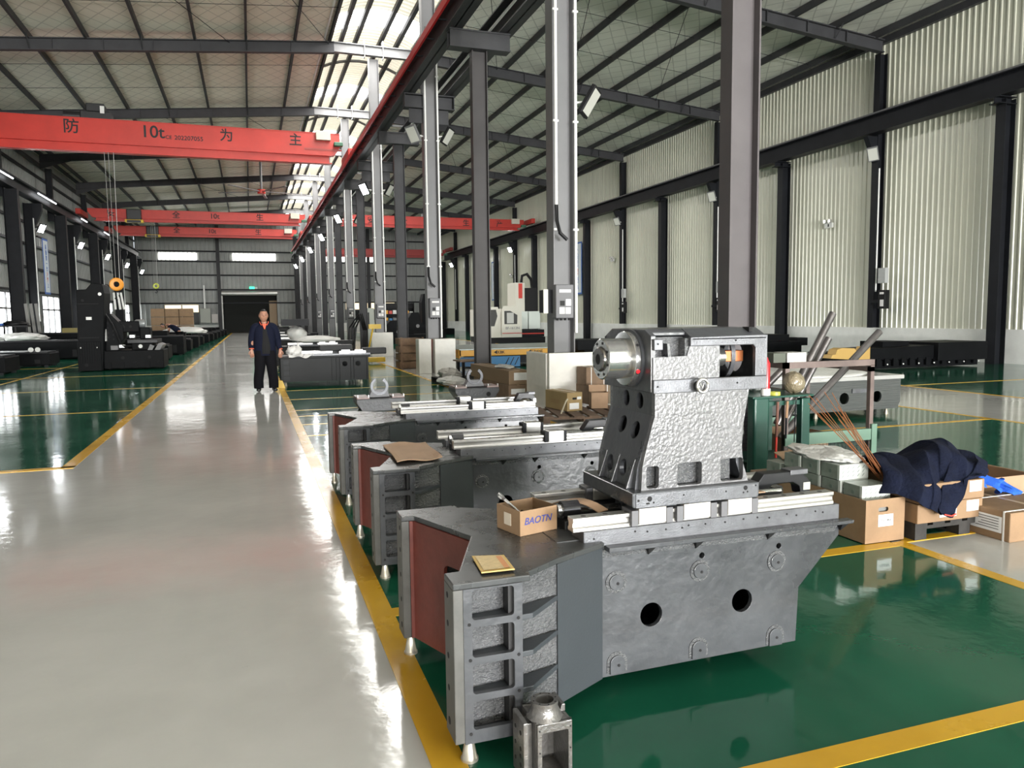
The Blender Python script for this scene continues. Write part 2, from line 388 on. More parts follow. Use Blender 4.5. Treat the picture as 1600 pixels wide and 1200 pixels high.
# far doorway: dark store room behind the end wall, roller shutter rolled up
dr = MB().box(-2.75, 2.8, YF+6, YF+6.2, 0, 4.5).build('door_1', mat('dark_room', (.05, .055, .05), .7), kind='structure')
MB().box(-2.95, -2.75, YF+.3, YF+6, 0, 4.5).box(2.8, 3.0, YF+.3, YF+6, 0, 4.5).box(-2.95, 3, YF+.3, YF+6.2, 4.4, 4.5).build('door_reveal', MATS['dark_room'], dr)
MB().box(-2.95, 3, YF+.3, YF+6.2, -.1, 0).build('door_threshold', mat('dark_floor', (.12, .1, .09), .4), dr)
MB().box(-2.8, -2.65, YF-.25, YF-.05, 0, 3.9).build('door_jamb', white, dr)
MB().cyl((-2.75, YF-.3, 4.15), (2.85, YF-.3, 4.15), .22, 14).build('shutter_roll', mat('galvanised', (.62, .62, .6), .35, .5), dr, smooth=True)
MB().box(2.0, 2.9, YF+1, YF+1.2, 0, 3.4).build('timber_panel', mat('timber_board', (.45, .33, .22), .7), dr)
# back wall with the doorway
wb = MB().box(WXL, -9.2, YB-.2, YB, 0, 12.6).box(2.2, 4.5, YB-.2, YB, 0, 6.9).box(17.5, WXR, YB-.2, YB, 0, 12.6).box(-9.2, 17.5, YB-.2, YB, 6.9, 12.6).build('wall_back', cladding_g, kind='structure')

# roof
XR0, XR1 = 3.38, 6.3
def roof_z(x):       # top of rafters
    if x < XR0: return 11.79-(XR0-x)*.0865
    if x < XR1: return 11.79-(x-XR0)*.008
    return 11.765-(x-XR1)*.093
ceil = MB()
def slab(x0, x1, m): pass
th = .05
ceil.add([(x, y, roof_z(x)+.24+dz) for dz in (0, th) for x in (WXL-.3, XR0-.1) for y in (YB-.3, YF+.4)],
         [(0,1,3,2),(4,6,7,5),(0,4,5,1),(2,3,7,6),(0,2,6,4),(1,5,7,3)])
ceiling = ceil.build('ceiling', foil_l, kind='structure')
MB().add([(x, y, roof_z(x)+.24+dz) for dz in (0, th) for x in (XR1+.1, WXR+.3) for y in (YB-.3, YF+.4)],
         [(0,1,3,2),(4,6,7,5),(0,4,5,1),(2,3,7,6),(0,2,6,4),(1,5,7,3)]).build('roof_sheet', foil_r, ceiling)
def ibeam_path(mb, pts, h, w, tf=.025, tw=.014):
    """I section in the XZ plane; pts (x, ztop), width along Y about y"""
    pass
for y in ROOFY:
    segs = [(WXL+.2, XR0), (XR1, WXR-.2)]
    for x0, x1 in segs:
        mb = MB(); dpt = .38
        zt0, zt1 = roof_z(x0), roof_z(x1)
        for a, b, w in ((0, .03, .11), (-dpt, -dpt+.03, .11), (-dpt, 0, .012)):
            mb.prism([(x0, zt0+a), (x1, zt1+a), (x1, zt1+b), (x0, zt0+b)], y-w, y+w)
        # haunch at the wall end
        xa, xb = (x0, x0+1.6) if x0 < 0 else (x1, x1-1.6)
        if x0 < 0: mb.prism([(xa, roof_z(xa)-dpt), (xb, roof_z(xb)-dpt), (xa, roof_z(xa)-dpt-.35)], y-.012, y+.012)
        for k in range(1, 9):
            xs = x0+(x1-x0)*k/9; mb.box(xs-.01, xs+.01, y-.1, y+.1, roof_z(xs)-dpt, roof_z(xs))
        mb.build('rafter', steel, ceiling)
    mb = MB()
    for a, b, w in ((0, .03, .11), (-.34, -.31, .11), (-.34, 0, .012)):
        mb.prism([(XR0, roof_z(XR0)+a), (XR1, roof_z(XR1)+a), (XR1, roof_z(XR1)+b), (XR0, roof_z(XR0)+b)], y-w, y+w)
    for xs in (4.5, 5.2): mb.box(xs-.015, xs+.015, y-.13, y+.13, 11.35, 12.0)
    mb.build('ridge_rafter', steel_l, ceiling)
px = [2.0-1.72*k for k in range(0, 8)] + [XR0-.12, WXL+.25]
for x in px + [XR1+.12] + [6.9+1.62*k for k in range(0, 9)]:
    z = roof_z(x); mb = MB(); s = 1 if x > 4 else -1
    mb.box(x-.01, x+.01, YB, YF, z, z+.22).box(x, x+.07*s, YB, YF, z, z+.012).box(x, x+.07*s, YB, YF, z+.2, z+.215)
    mb.build('purlin', steel, ceiling)
rod = MB()
for y0 in ROOFY:
    for dy in (3.1, 6.2):
        for x0, x1 in ((WXL+.3, XR0), (XR1, WXR-.3)):
            rod.cyl((x0, y0+dy, roof_z(x0)+.12), (x1, y0+dy, roof_z(x1)+.12), .009, 5)
for k in range(1, len(ROOFY)-1, 2):
    for x0, x1 in ((-.3, 3.2), (6.5, 9.8), (9.8, 13), (-4.0, -.3), (13, 17)):
        rod.cyl((x0, ROOFY[k], roof_z(x0)-.05), (x1, ROOFY[k+1], roof_z(x1)-.05), .012, 5)
rod.build('sag_rods', steel_d, ceiling, kind='stuff')
fly = MB()
for y in ROOFY:
    for x in [6.9+1.62*k for k in range(1, 8, 3)]+[2.0-1.72*k for k in range(1, 7, 2)]:
        z = roof_z(x); fly.tube([(x, y+.05, z-.36), (x, y+.45, z+.05)], .02, 4).tube([(x, y-.05, z-.36), (x, y-.45, z+.05)], .02, 4)
fly.build('fly_braces', steel, ceiling, kind='stuff')
# glazed ridge: arched translucent sheeting over trusses
for i, y0 in enumerate(ROOFY):
    y1 = y0 + 2*PITCH
    for part, ya, yb, m in (('translucent_sheet', y0, y1-1.7, sky_panel), ('clear_sheet', y1-1.7, y1, sky_clear)):
        mb = MB(); mb.keep = True; p = corr(ya, yb, 0, 0, .3, .05); n = len(p); vs = []; xs = [XR0-.3+(XR1-XR0+.6)*k/10 for k in range(11)]
        for x in xs:
            zz = 12.05 + .5*(1-((x-4.84)/1.8)**2)
            vs += [(x, s, zz-h) for s, h in p]
        mb.add(vs, [(k*n+i2, k*n+i2+1, (k+1)*n+i2+1, (k+1)*n+i2) for k in range(10) for i2 in range(n-1)])
        mb.build(part, m, ceiling)
    mb = MB()
    for yy in (y0+3.8,):
        pts = [(XR0-.2+(XR1-XR0+.4)*k/8) for k in range(9)]
        mb.tube([(x, yy, 11.95+.48*(1-((x-4.84)/1.8)**2)) for x in pts], .06, 6)
    mb.build('ridge_rib', steel_l, ceiling)
for x in (3.75, 4.35, 5.3, 5.9):
    z = 11.93+.5*(1-((x-4.84)/1.8)**2)
    MB().box(x-.07, x+.07, YB, YF, z-.12, z+.04).build('ridge_purlin', steel, ceiling)
MB().box(XR0-.35, XR0-.3, YB, YF, 11.9, 12.2).box(XR1+.3, XR1+.35, YB, YF, 11.9, 12.2).build('ridge_kerb', white, ceiling)
# upper roof line closing
MB().box(WXL, WXR, YF-.02, YF+.1, 10, 12.6).build('gable', cladding_g, wf) if False else None

# ------------------------------------------------------------------ columns
ORD = ['nearest', 'second', 'third', 'fourth', 'fifth', 'sixth', 'seventh', 'eighth', 'ninth', 'tenth', 'eleventh', 'twelfth']
def hcol(mb, cx, cy, wx, wy, z0, z1, tf=.02, tw=.014):
    mb.box(cx-wx/2, cx-wx/2+tf, cy-wy/2, cy+wy/2, z0, z1).box(cx+wx/2-tf, cx+wx/2, cy-wy/2, cy+wy/2, z0, z1)
    mb.box(cx-wx/2+tf, cx+wx/2-tf, cy-tw/2, cy+tw/2, z0, z1)
purpl = mat('column_primer', (.10, .09, .094), .5, spec=.3, var=.12, vs=1.0)
cgrey = mat('column_grey', (.15, .15, .155), .45, var=.08, vs=1.0)
def beamlet(mb, x0, x1, y, z0, z1, w=.16):
    mb.box(x0, x1, y-w, y+w, z1-.025, z1).box(x0, x1, y-w, y+w, z0, z0+.025).box(x0, x1, y-.012, y+.012, z0, z1)
vis_crane = [y for y in CRANEY if y > 0]; vis_roof = [y for y in ROOFY if y > 3]
for i, y in enumerate(vis_crane):
    c = thing('crane_column', '%s purple-grey steel H column of the central row, carrying a crane beam bracket' % ORD[i].capitalize(), 'column', (4.87, y, 0), 'bracket columns of the central row')
    mb = MB(); hcol(mb, 4.84, y+.04, .34, .20, 0, 7.16); mb.build('column_shaft', purpl if i == 0 else (mat('column_primer_dark', (.05, .046, .047), .5, spec=.3, var=.12, vs=1) if i == 1 else steel), c)
    mb = MB(); mb.box(4.17, 5.51, y-.15, y+.15, 7.51, 7.54).box(4.17, 5.51, y-.15, y+.15, 7.17, 7.2).box(4.18, 5.50, y-.13, y-.115, 7.2, 7.51).box(4.18, 5.50, y+.115, y+.13, 7.2, 7.51)
    mb.build('bracket', steel, c)
    MB().box(4.6, 5.14, y-.2, y+.2, 0, .025).build('base_plate', steel_d, c)
for i, y in enumerate(vis_roof):
    c = thing('roof_column', '%s grey steel H column of the central row with white conduits, rising to the roof' % ORD[i].capitalize(), 'column', (4.87, y, 0), 'roof columns of the central row')
    yc = y+.21
    mb = MB(); hcol(mb, 4.855, yc, .37, .30, 0, 11.4); mb.build('column_shaft', cgrey, c)
    mb = MB(); beamlet(mb, 4.15, 4.67, yc, 7.17, 7.54); mb.box(4.3, 4.67, yc-.01, yc+.01, 6.8, 7.17).box(4.16, 4.18, yc-.15, yc+.15, 7.17, 7.54); mb.build('bracket', steel, c)
    mb = MB(); beamlet(mb, 5.07, 5.55, yc, 7.17, 7.54); mb.box(5.07, 5.4, yc-.01, yc+.01, 6.8, 7.17).box(5.52, 5.54, yc-.15, yc+.15, 7.17, 7.54); mb.build('bracket', steel, c)
    zb = 3.3 if i != 1 else 2.9
    MB().tube([(4.71, y+.03, 9.0), (4.71, y+.03, zb)], .024, 7).build('conduit', conduit_m, c)
    MB().tube([(5.05, y+.03, 9.0), (5.05, y+.03, .95 if i else 1.25)], .024, 7).build('conduit', conduit_m, c)
    mb = MB()
    for z in (2.9, 4.6, 6.3, 8.0):
        for x in (4.71, 5.05): mb.box(x-.045, x+.045, y+.02, y+.06, z, z+.03)
    mb.build('conduit_clip', conduit_m, c, kind='stuff')
    MB().tube([(4.71, y+.03, zb), (4.71, y+.01, zb-.25), (4.76, y+.0, zb-.45), (4.88, y+.0, zb-.55)], .03, 7).build('flexible_hose', black, c)
# wall columns, right and left
for i, y in enumerate(vis_crane):
    c = thing('wall_crane_column', '%s black steel column standing on the floor against the right wall' % ORD[i].capitalize(), 'column', (20.1, y, 0), 'crane columns of the right wall')
    mb = MB(); hcol(mb, 20.1, y, .38, .3, 0, 7.35); mb.build('column_shaft', steel_d, c)
    mb = MB(); beamlet(mb, 19.65, 20.3, y, 7.2, 7.4); mb.build('bracket', steel_d, c)
    c = thing('wall_crane_column', '%s tall dark steel crane column along the left wall, on the floor' % ORD[i].capitalize(), 'column', (-10.2, y, 0), 'crane columns of the left wall')
    mb = MB(); hcol(mb, -10.2, y, .42, .3, 0, 7.35); mb.build('column_shaft', steel_d, c)
    mb = MB(); mb.prism([(-9.6, 7.34), (-9.99, 7.34), (-9.99, 6.3), (-9.9, 6.3), (-9.6, 7.0)], y-.14, y+.14); mb.build('bracket', steel_d, c)
    MB().tube([(-9.97, y-.2, 6.6), (-9.97, y-.2, 1.5)], .03, 6).build('conduit', conduit_m, c)
for i, y in enumerate(vis_roof):
    c = thing('wall_roof_column', '%s black steel column rising from the right wall plinth to the eaves' % ORD[i].capitalize(), 'column', (20.25, y, .98), 'roof columns of the right wall')
    mb = MB(); hcol(mb, 20.22, y, .3, .25, .98, 10.05); mb.build('column_shaft', steel_d, c)
    mb = MB(); mb.prism([(19.65, 7.35), (20.15, 7.35), (20.15, 6.5), (20.05, 6.5)], y-.1, y+.1); mb.build('bracket', steel_d, c)
    MB().tube([(20.13, y-.16, 6.3), (20.13, y-.16, 2.2)], .025, 6).build('conduit', conduit_m, c)
    c = thing('wall_roof_column', '%s dark steel column of the left wall reaching up to the rafters' % ORD[i].capitalize(), 'column', (-10.4, y, 0), 'roof columns of the left wall')
    mb = MB(); hcol(mb, -9.76, y, .56, .3, 0, 7.34); mb.build('column_shaft', steel_d, c); mb = MB(); hcol(mb, -10.2, y, .3, .28, 7.0, 9.85); mb.build('upper_shaft', steel_d, c)
# runway beams
def runway(label, x, z0, z1, w=.17, m=steel, y0=YB+.2, y1=80.0, grp='crane runway beams'):
    t = thing('runway_beam', label, 'beam', (x, y0, z0), grp)
    mb = MB(); mb.box(x-w, x+w, y0, y1, z1-.03, z1).box(x-w, x+w, y0, y1, z0, z0+.03).box(x-.012, x+.012, y0, y1, z0, z1)
    mb.build('girder', m, t)
    MB().box(x-.04, x+.04, y0, y1, z1, z1+.1).build('crane_rail', steel_l, t)
    return t
rb = runway('Central runway beam with red power bar, serving the left hall', 4.28, 7.54, 8.1)
MB().box(4.0, 4.05, YB+.2, 78, 7.86, 8.03).build('power_bar', mat('bus_bar_red', (.85, .025, .03), .35), rb)
mb = MB()
for k in range(88): mb.box(4.06, 4.28, YB+1+k*1.2, YB+1.03+k*1.2, 7.9, 7.93)
mb.build('bar_bracket', steel_d, rb)
rb2 = runway('Central runway beam nearer the right hall, beside white conduit', 5.42, 7.54, 8.1)
MB().tube([(5.1, YB+.5, 7.62), (5.1, 78, 7.62)], .03, 6).build('conduit', conduit_m, rb2)
runway('Black runway beam along the right wall above the tall panels', 19.85, 7.4, 8.0, .2, steel_d)
rb4 = runway('Dark runway beam along the left wall of the hall', -9.75, 7.35, 7.85, .2, steel_d)
# cross ties between the two central runway beams
for k, y in enumerate([yy+1.9 for yy in CY if 0 < yy < 60]):
    t = thing('cross_tie', '%s steel tie across the two central runway beams' % (ORD+['thirteenth'])[k].capitalize(), 'tie', (4.84, y, 8.2), 'ties across the central runway beams')
    MB().box(4.1, 5.6, y-.03, y+.03, 8.201, 8.26).build('bar', steel_l, t); MB().box(4.45, 5.0, y-.12, y+.12, 8.26, 8.38).build('plate', steel_l, t)

# ------------------------------------------------------------------ machine beds in the foreground row
cast = mat('cast_iron_paint', (.050, .053, .060), .33, bump=.12, bs=24, var=.22, vs=2.2, rvar=.1, coat=.3)
cast_r = mat('cast_iron_rough', (.11, .113, .12), .2, bump=1.0, bs=75, var=.2, vs=6, coat=.5, stretch=(1, 1, 1.6))
cast_col = mat('cast_iron_column_lit', (.115, .115, .122), .3, bump=.16, bs=70, var=.15, vs=3, coat=.4, rvar=.1)  # paler than the cheeks' paint: frontal light put into the colour
cast_s = mat('cast_iron_smooth', (.038, .044, .051), .5, var=.06, vs=2, bump=.05, bs=90)
cast_top = mat('machined_grey_top', (.045, .048, .05), .28, var=.05, vs=3, rvar=.1, bump=.015, bs=30)
mach = mat('machined_iron', (.11, .113, .123), .38, .35, var=.2, vs=14, bump=.08, bs=160)
redox = mat('red_oxide_primer', (.13, .03, .022), .45, var=.25, vs=4, bump=.1, bs=20)
chrome = mat('ground_steel', (.55, .55, .545), .16, .9, bump=.02, bs=200, stretch=(.05, 1, 6))
railm = mat('linear_rail_steel', (.48, .47, .45), .3, .75, var=.08, vs=3)
hole_m = mat('dark_hole', (.006, .006, .007), .8)
card = mat('cardboard', (.27, .17, .095), .75, var=.1, vs=5, bump=.05, bs=60)
card_d = mat('cardboard_darker', (.21, .14, .09), .75, var=.12, vs=5, bump=.05, bs=60)
card_l = mat('cardboard_light', (.37, .24, .15), .75, var=.08, vs=5)
paper = mat('paper_label', (.78, .79, .80), .6)
footm = mat('zinc_steel', (.62, .58, .50), .28, .85)

def disc(mb, x, y, z, r, axis='Y', n=12, t=.002):
    d = {'Y': (0, t, 0), 'X': (t, 0, 0), 'Z': (0, 0, t)}[axis]
    mb.cyl((x-d[0], y-d[1], z-d[2]), (x+d[0], y+d[1], z+d[2]), r, n)

def machine_bed(label, loc, bearing=True, carriage=False, body=cast):
    """the Y-headed horizontal bed: coordinates are those of the nearest machine, whose base point is (.60, 2.91, 0)"""
    base = Vector((.60, 2.91, 0)); t = thing('machine_bed', label, 'machine bed', base, 'Y-shaped machine beds in a row')
    Y0, Y1 = 2.66, 3.16
    out = [(1.27, .10), (2.21, .11), (2.22, .352), (2.43, .565), (2.43, .625), (1.22, .635), (1.22, .6)]
    holes = [circ(1.495, .33, .05, 28), circ(1.93, .33, .05, 28)]
    small = [circ(1.73, .55, .0125), circ(2.112, .548, .0125)]
    MB().plate(out, holes+small, Y0, Y0+.022).build('front_wall', body, t, bevel=.003)
    MB().plate(out, holes+small, Y1-.022, Y1).build('rear_wall', body, t, bevel=.003)
    mb = MB().box(1.3, 2.2, Y0+.022, Y1-.022, .12, .14).box(2.2, 2.22, Y0+.022, Y1-.022, .11, .352)
    mb.prism([(2.21, .345), (2.22, .352), (2.43, .565), (2.42, .58)], Y0+.022, Y1-.022)
    mb.box(1.27, 1.29, Y0+.02, Y1-.02, .1, .6).box(1.70, 1.72, Y0+.022, Y1-.022, .14, .58).box(2.41, 2.43, Y0+.022, Y1-.022, .58, .625)
    mb.build('inner_ribs', cast_s, t)
    # rough band under the machined edge, with the chip lip and its notches
    MB().plate([(1.235, .595), (2.40, .585), (2.425, .618), (1.225, .626)], [], Y0-.006, Y0).build('rough_band', cast_r, t)
    mb = MB()
    prof = [(1.285, .622), (2.47, .622), (2.475, .637), (1.285, .642)]
    mb.prism(prof, Y0-.045, Y0+.0)
    mb.prism(prof, Y1, Y1+.045)
    mb.build('chip_lip', body, t, bevel=.003)
    mb = MB()
    for x in (1.475, 1.695, 2.047, 2.43):
        for yy, s in ((Y0, -1), (Y1, 1)):
            mb.add([(x-.016, yy+s*.04, .622), (x+.018, yy+s*.04, .622), (x+.002, yy+s*.008, .585), (x-.016, yy, .622), (x+.018, yy, .622), (x+.002, yy, .585)],
                   [(0,1,2),(3,5,4),(0,2,5,3),(1,4,5,2),(0,3,4,1)])
    mb.build('notches', hole_m, t, kind='stuff')
    # rail seats and pan
    mb = MB()
    for a, b in ((Y0, Y0+.12), (Y1-.12, Y1)):
        mb.prism([(a if a == Y0 else a, .635), (b, .635), (b, .703), (a, .703)], 1.196, 2.43, 'X')
    mb.build('rail_seat', mach, t, bevel=.004)
    MB().box(1.2, 2.42, Y0+.1, Y1-.1, .60, .625).build('pan', cast_s, t)
    mb = MB()
    for x, z in [(1.24, .678), (1.42, .69), (1.475, .684), (1.56, .684), (1.635, .683), (1.665, .69), (1.745, .688), (1.84, .686), (1.93, .69), (2.0, .69), (2.06, .683), (2.15, .69), (2.2, .68), (2.3, .688), (2.34, .68)]:
        disc(mb, x, Y0, z-.006, .0042, n=8)
    mb.build('tapped_holes', hole_m, t, kind='stuff')
    for nm, yc in (('linear_rail', Y0+.035), ('linear_rail', Y1-.035)):
        w = .027; p = [(-w, 0), (w, 0), (w, .012), (w*.72, .020), (w*.72, .032), (w, .042), (w, .055), (-w, .055), (-w, .042), (-w*.72, .032), (-w*.72, .020), (-w, .012)]
        r = MB().prism([(yc+a, .703+b) for a, b in p], 1.155, 2.405, 'X').build(nm, railm, t, bevel=.0015)
        mb = MB()
        for k in range(13): disc(mb, 1.21+.095*k, yc, .758, .011, 'Z', 10, .0008)
        mb.build('bolt_holes', mat('dark_bore', (.05, .045, .04), .5), r, kind='stuff')
    # bosses on the side
    for x, z in ((1.335, .487), (1.72, .487), (2.10, .483)):
        b = MB().cyl((x, Y0, z), (x, Y0-.010, z), .032, 24).build('boss', body, t, bevel=.002)
        mb = MB(); disc(mb, x+.004, Y0-.010, z-.004, .006); mb.build('bolt_hole', hole_m, b)
        MB().cyl((x, Y0, z), (x, Y0-.004, z), .046, 20).build('weld_ring', cast_r, b)
    for x, z in ((1.34, .145), (1.717, .148), (2.10, .145)):
        p = circ(x, z+.008, .033, 12, 0, pi)+[(x-.033, z-.035), (x+.033, z-.035)]
        b = MB().prism(p, Y0-.010, Y0).build('foot_boss', body, t, bevel=.002)
        mb = MB(); disc(mb, x+.004, Y0-.010, z, .006); mb.build('bolt_hole', hole_m, b)
        p = circ(x, z+.01, .045, 12, 0, pi)+[(x-.045, z-.03), (x+.045, z-.03)]
        MB().prism(p, Y0-.003, Y0).build('weld_ring', cast_r, b)
    # the Y head
    mir = lambda p: [(x, 2*2.91-y) for x, y in p][::-1]
    half = [(.81, 2.91), (.657, 2.52), (.60, 2.515), (.60, 2.392), (.875, 2.392), (.882, 2.43), (1.03, 2.525), (1.275, 2.64)]
    top = half + mir(half)[:-1]
    MB().prism(top[::-1], .638, .66, 'Z').build('head_top', cast_top, t, bevel=.004)
    MB().box(1.10, 1.27, 2.70, 2.86, .655, .6625).build('machined_pad', cast_top, t)
    MB().box(1.0, 1.014, 2.905, 2.915, .655, .6615).build('scribe', cast_top, t) if False else None
    for s in (1, -1):
        def Y(y): return y if s == 1 else 2*2.91-y
        def YY(a, b): return (min(Y(a), Y(b)), max(Y(a), Y(b)))
        a, b = YY(2.392, 2.515)
        fl = MB().box(.60, .635, a, b, .10, .638).build('bolting_flange', mat('flange_grey', (.08, .08, .075), .45, var=.2, vs=8), t, bevel=.003)
        mb = MB()
        for z in (.15, .27, .385, .50, .60): disc(mb, .60, Y(2.47), z, .011 if z > .2 else .014, 'X', 12, .001)
        mb.build('bolt_holes', hole_m, fl, kind='stuff')
        # red oxide wall of the recess with its opening
        ang = math.atan2(.39, .153); ln = math.hypot(.39, .153)
        wall = MB().plate([(0, .1), (ln, .1), (ln, .638), (0, .638)], [rrect(ln*.56, ln*.93, .28, .50, .03)], -.008, .008)
        m = Matrix.Translation((.657, 2.52, 0)) @ Matrix.Rotation(ang, 4, 'Z')
        wall.xf(m)
        if s == -1: wall.v = [(x, 2*2.91-y, z) for x, y, z in wall.v]
        wall.build('recess_wall', redox, t)
        a, b = YY(2.50, 2.52); MB().box(.635, .66, a, b, .1, .638).build('flange_return', redox, t)
        # ladder frame facing the aisle side
        o = [(.635, .10), (.835, .085), (.875, .12), (.875, .638), (.635, .638)]
        hs = [rrect(.665, .815, z0, z1, .012) for z0, z1 in ((.528, .632), (.397, .503), (.268, .373), (.142, .243))]
        a, b = YY(2.392, 2.412)
        fr = MB().plate([(.635, .095), (.845, .095), (.845, .638), (.635, .638)], hs, a, b).build('ladder_frame', body, t, bevel=.002)
        mb = MB()
        for x, z in ((.655, .515), (.830, .515), (.830, .385), (.830, .255), (.655, .13), (.657, .39)): disc(mb, x, Y(2.391), z, .006, 'Y', 8, .001)
        mb.build('bolt_holes', hole_m, fr, kind='stuff')
        # inner pockets: rough back wall, shelves, dark cheeks
        bk = MB()
        P2 = [(.66, Y(2.455)), (.80, Y(2.47)), (1.03, Y(2.535))]
        for (xa, ya), (xb, yb) in zip(P2[:-1], P2[1:]):
            bk.prism([(xa, ya), (xb, yb), (xb, yb+.01*s), (xa, ya+.01*s)], .1, .638, 'Z')
        bk.build('pocket_back', cast_r, t)
        for z in (.105, .25, .38, .512):
            MB().prism([(.64, Y(2.412)), (.83, Y(2.412)), (.80, Y(2.47)), (.66, Y(2.457))], z-.012, z+.012, 'Z').build('shelf', cast_s, t)
            MB().prism([(.83, Y(2.395)), (.885, Y(2.398)), (1.03, Y(2.525)), (.80, Y(2.47))], z-.010, z+.010, 'Z').build('gusset_shelf', cast_s, t, bevel=.003)
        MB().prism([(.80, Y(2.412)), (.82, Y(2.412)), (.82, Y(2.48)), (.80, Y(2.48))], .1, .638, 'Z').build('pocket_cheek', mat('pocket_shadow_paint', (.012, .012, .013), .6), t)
        MB().prism([(1.03, Y(2.525)), (1.275, Y(2.655)), (1.275, Y(2.675)), (1.03, Y(2.545))], .098, .638, 'Z').build('slanted_panel', cast_s, t, bevel=.002)
        # levelling feet
        for fx, fy in ((.70 if s == 1 else .675, 2.455), (2.0 if s == 1 else 1.5, 3.02 if s == 1 else 2.80)):
            f = MB().lathe([(.031, 0), (.031, .012), (.027, .016), (.017, .07), (.014, .085), (.014, .11)], (fx-.035 if fx < 1 else fx, Y(fy), 0), 'Z', 20).build('levelling_foot', footm, t, smooth=40)
    MB().prism([(1.262, 2.70), (1.262, 3.12), (1.268, 3.12), (1.268, 2.70)], .1, .638, 'Z').build('head_bulkhead', cast_s, t)
    if bearing:
        b = MB().box(1.195, 1.285, 2.845, 2.955, .60, .70).build('screw_bearing', black, t, bevel=.004)
        MB().cyl((1.20, 2.9, .733), (1.275, 2.9, .733), .038, 20).build('bearing_housing', mat('black_steel', (.03, .03, .033), .25, .5), b, smooth=True)
        MB().cyl((1.18, 2.9, .733), (1.20, 2.9, .733), .026, 16).build('screw_end', chrome, b, smooth=True)
        MB().cyl((1.27, 2.9, .722), (2.3, 2.9, .722), .017, 12).build('ballscrew', chrome, t, smooth=True)
    if carriage:
        for x in (1.85,):
            for yc in (Y0+.035, Y1-.035):
                c = MB().box(x-.055, x+.055, yc-.045, yc+.045, .715, .785).build('carriage_block', railm, t, bevel=.004)
                MB().box(x-.08, x-.055, yc-.043, yc+.043, .712, .78).build('end_cap', steel_d, c); MB().box(x+.055, x+.075, yc-.043, yc+.043, .712, .78).build('end_cap', steel_d, c)
    # arch-shaped nut bracket near the right end
    if True:
        xb = 2.12 if loc is None else 2.2
        yc = 3.06
    if loc is not None:
        t.location = loc
    return t
m1 = machine_bed('Nearest Y-headed cast bed with red recess, carton and spindle column on it', None)
m2 = machine_bed('Second Y-headed cast bed with a flat sheet of cardboard on its head', (.635, 4.885, 0), carriage=True)
m3 = machine_bed('Third Y-headed cast bed from the camera, its head bare, beside the yellow line', (.65, 6.77, 0), carriage=True)

def arch_bracket(label, x, y, z, rz=0, s=1.8, sz=.95):
    t = thing('arch_bracket', label, 'casting', (x, y, z), 'arched nut brackets on the beds')
    o = [(-.075, 0), (-.055, 0), (-.05, .04), (-.03, .062), (.03, .062), (.05, .04), (.055, 0), (.085, 0), (.085, .06), (.06, .11), (.02, .118), (-.06, .118), (-.09, .05)]
    o = [(a*s, b*sz) for a, b in o]
    mb = MB().prism(o, -.032, .032, 'Y'); mb.v = [(v[0]+x, v[1]+y, v[2]+z) for v in mb.v]
    mb.build('arch', mat('dark_casting', (.006, .0065, .008), .4, spec=.3), t, bevel=.004)
    MB().box(x+.02*s, x+.075*s, y-.036, y+.036, z+.10*sz, z+.125*sz).build('machined_cap', mach, t, bevel=.003)
    MB().box(x+.062*s, x+.084*s, y-.034, y-.032, z+.02*sz, z+.058*sz).build('etched_plate', railm, t)
    MB().box(x-.02*s, x+.0*s, y-.03, y+.03, z-.05, z+.04*sz).build('ground_pad', chrome, t)
    t.rotation_euler = (0, 0, rz); return t
arch_bracket('Black arched bracket on the nearest bed beside the spindle column', 2.32, 2.93, .695)
arch_bracket('Black arched bracket on the second bed, seen left of the spindle column', 2.32, 4.88, .695, 0, 1.6)
arch_bracket('Black arched bracket on the third bed, left one of the pair', 2.45, 6.8, .70, 0, 1.2)

for yy in (2.93, 4.88, 6.8): pass
# ------------------------------------------------------------------ spindle column on the nearest bed
t = thing('spindle_column', 'Grey cast column with polished round spindle head, on rails of the nearest bed', 'machine column', (1.7, 2.9, .70))
sc_ = t
pl = [(1.40, .79), (1.405, .782), (1.44, .776), (1.60, .776), (1.605, .785), (1.655, .788), (1.66, .776), (1.76, .776), (1.77, .788), (1.83, .788), (1.84, .776), (1.99, .774), (1.995, .79), (1.995, .84), (1.40, .842)]
p = MB().prism(pl, 2.645, 3.12).build('saddle_plate', cast, t, bevel=.004)
MB().prism([(1.415, .783), (1.985, .781), (1.985, .834), (1.415, .836)], 2.642, 2.645).build('machined_face', mach, p)
mb = MB()
for x, z, r in ((1.425, .812, .005), (1.475, .815, .011), (1.463, .797, .004), (1.471, .797, .004), (1.493, .799, .004), (1.63, .818, .004), (1.83, .815, .004), (1.925, .822, .010), (1.915, .803, .004), (1.935, .805, .004), (1.975, .828, .004)):
    disc(mb, x, 2.642, z, r, 'Y', 10, .001)
mb.build('bolt_holes', hole_m, p, kind='stuff')
# column body: waisted outline with square pockets at the foot
o = [(1.455, .842), (1.46, .935), (1.478, 1.01), (1.50, 1.09), (1.515, 1.14), (1.515, 1.236), (1.96, 1.236), (1.945, 1.15), (1.932, 1.08), (1.928, .99), (1.935, .92), (1.962, .842)]
niche = [rrect(1.478, 1.535, .848, .938, .012), rrect(1.62, 1.735, .848, .942, .012), rrect(1.825, 1.935, .85, .944, .012)]
cb = MB().plate(o, niche, 2.675, 2.70).build('column_front', cast_col, t, bevel=.003)
MB().plate(o, [], 3.05, 3.075).build('column_rear', cast_col, t)
side = [(a, b) for a, b in o[:6]]; mb = MB()
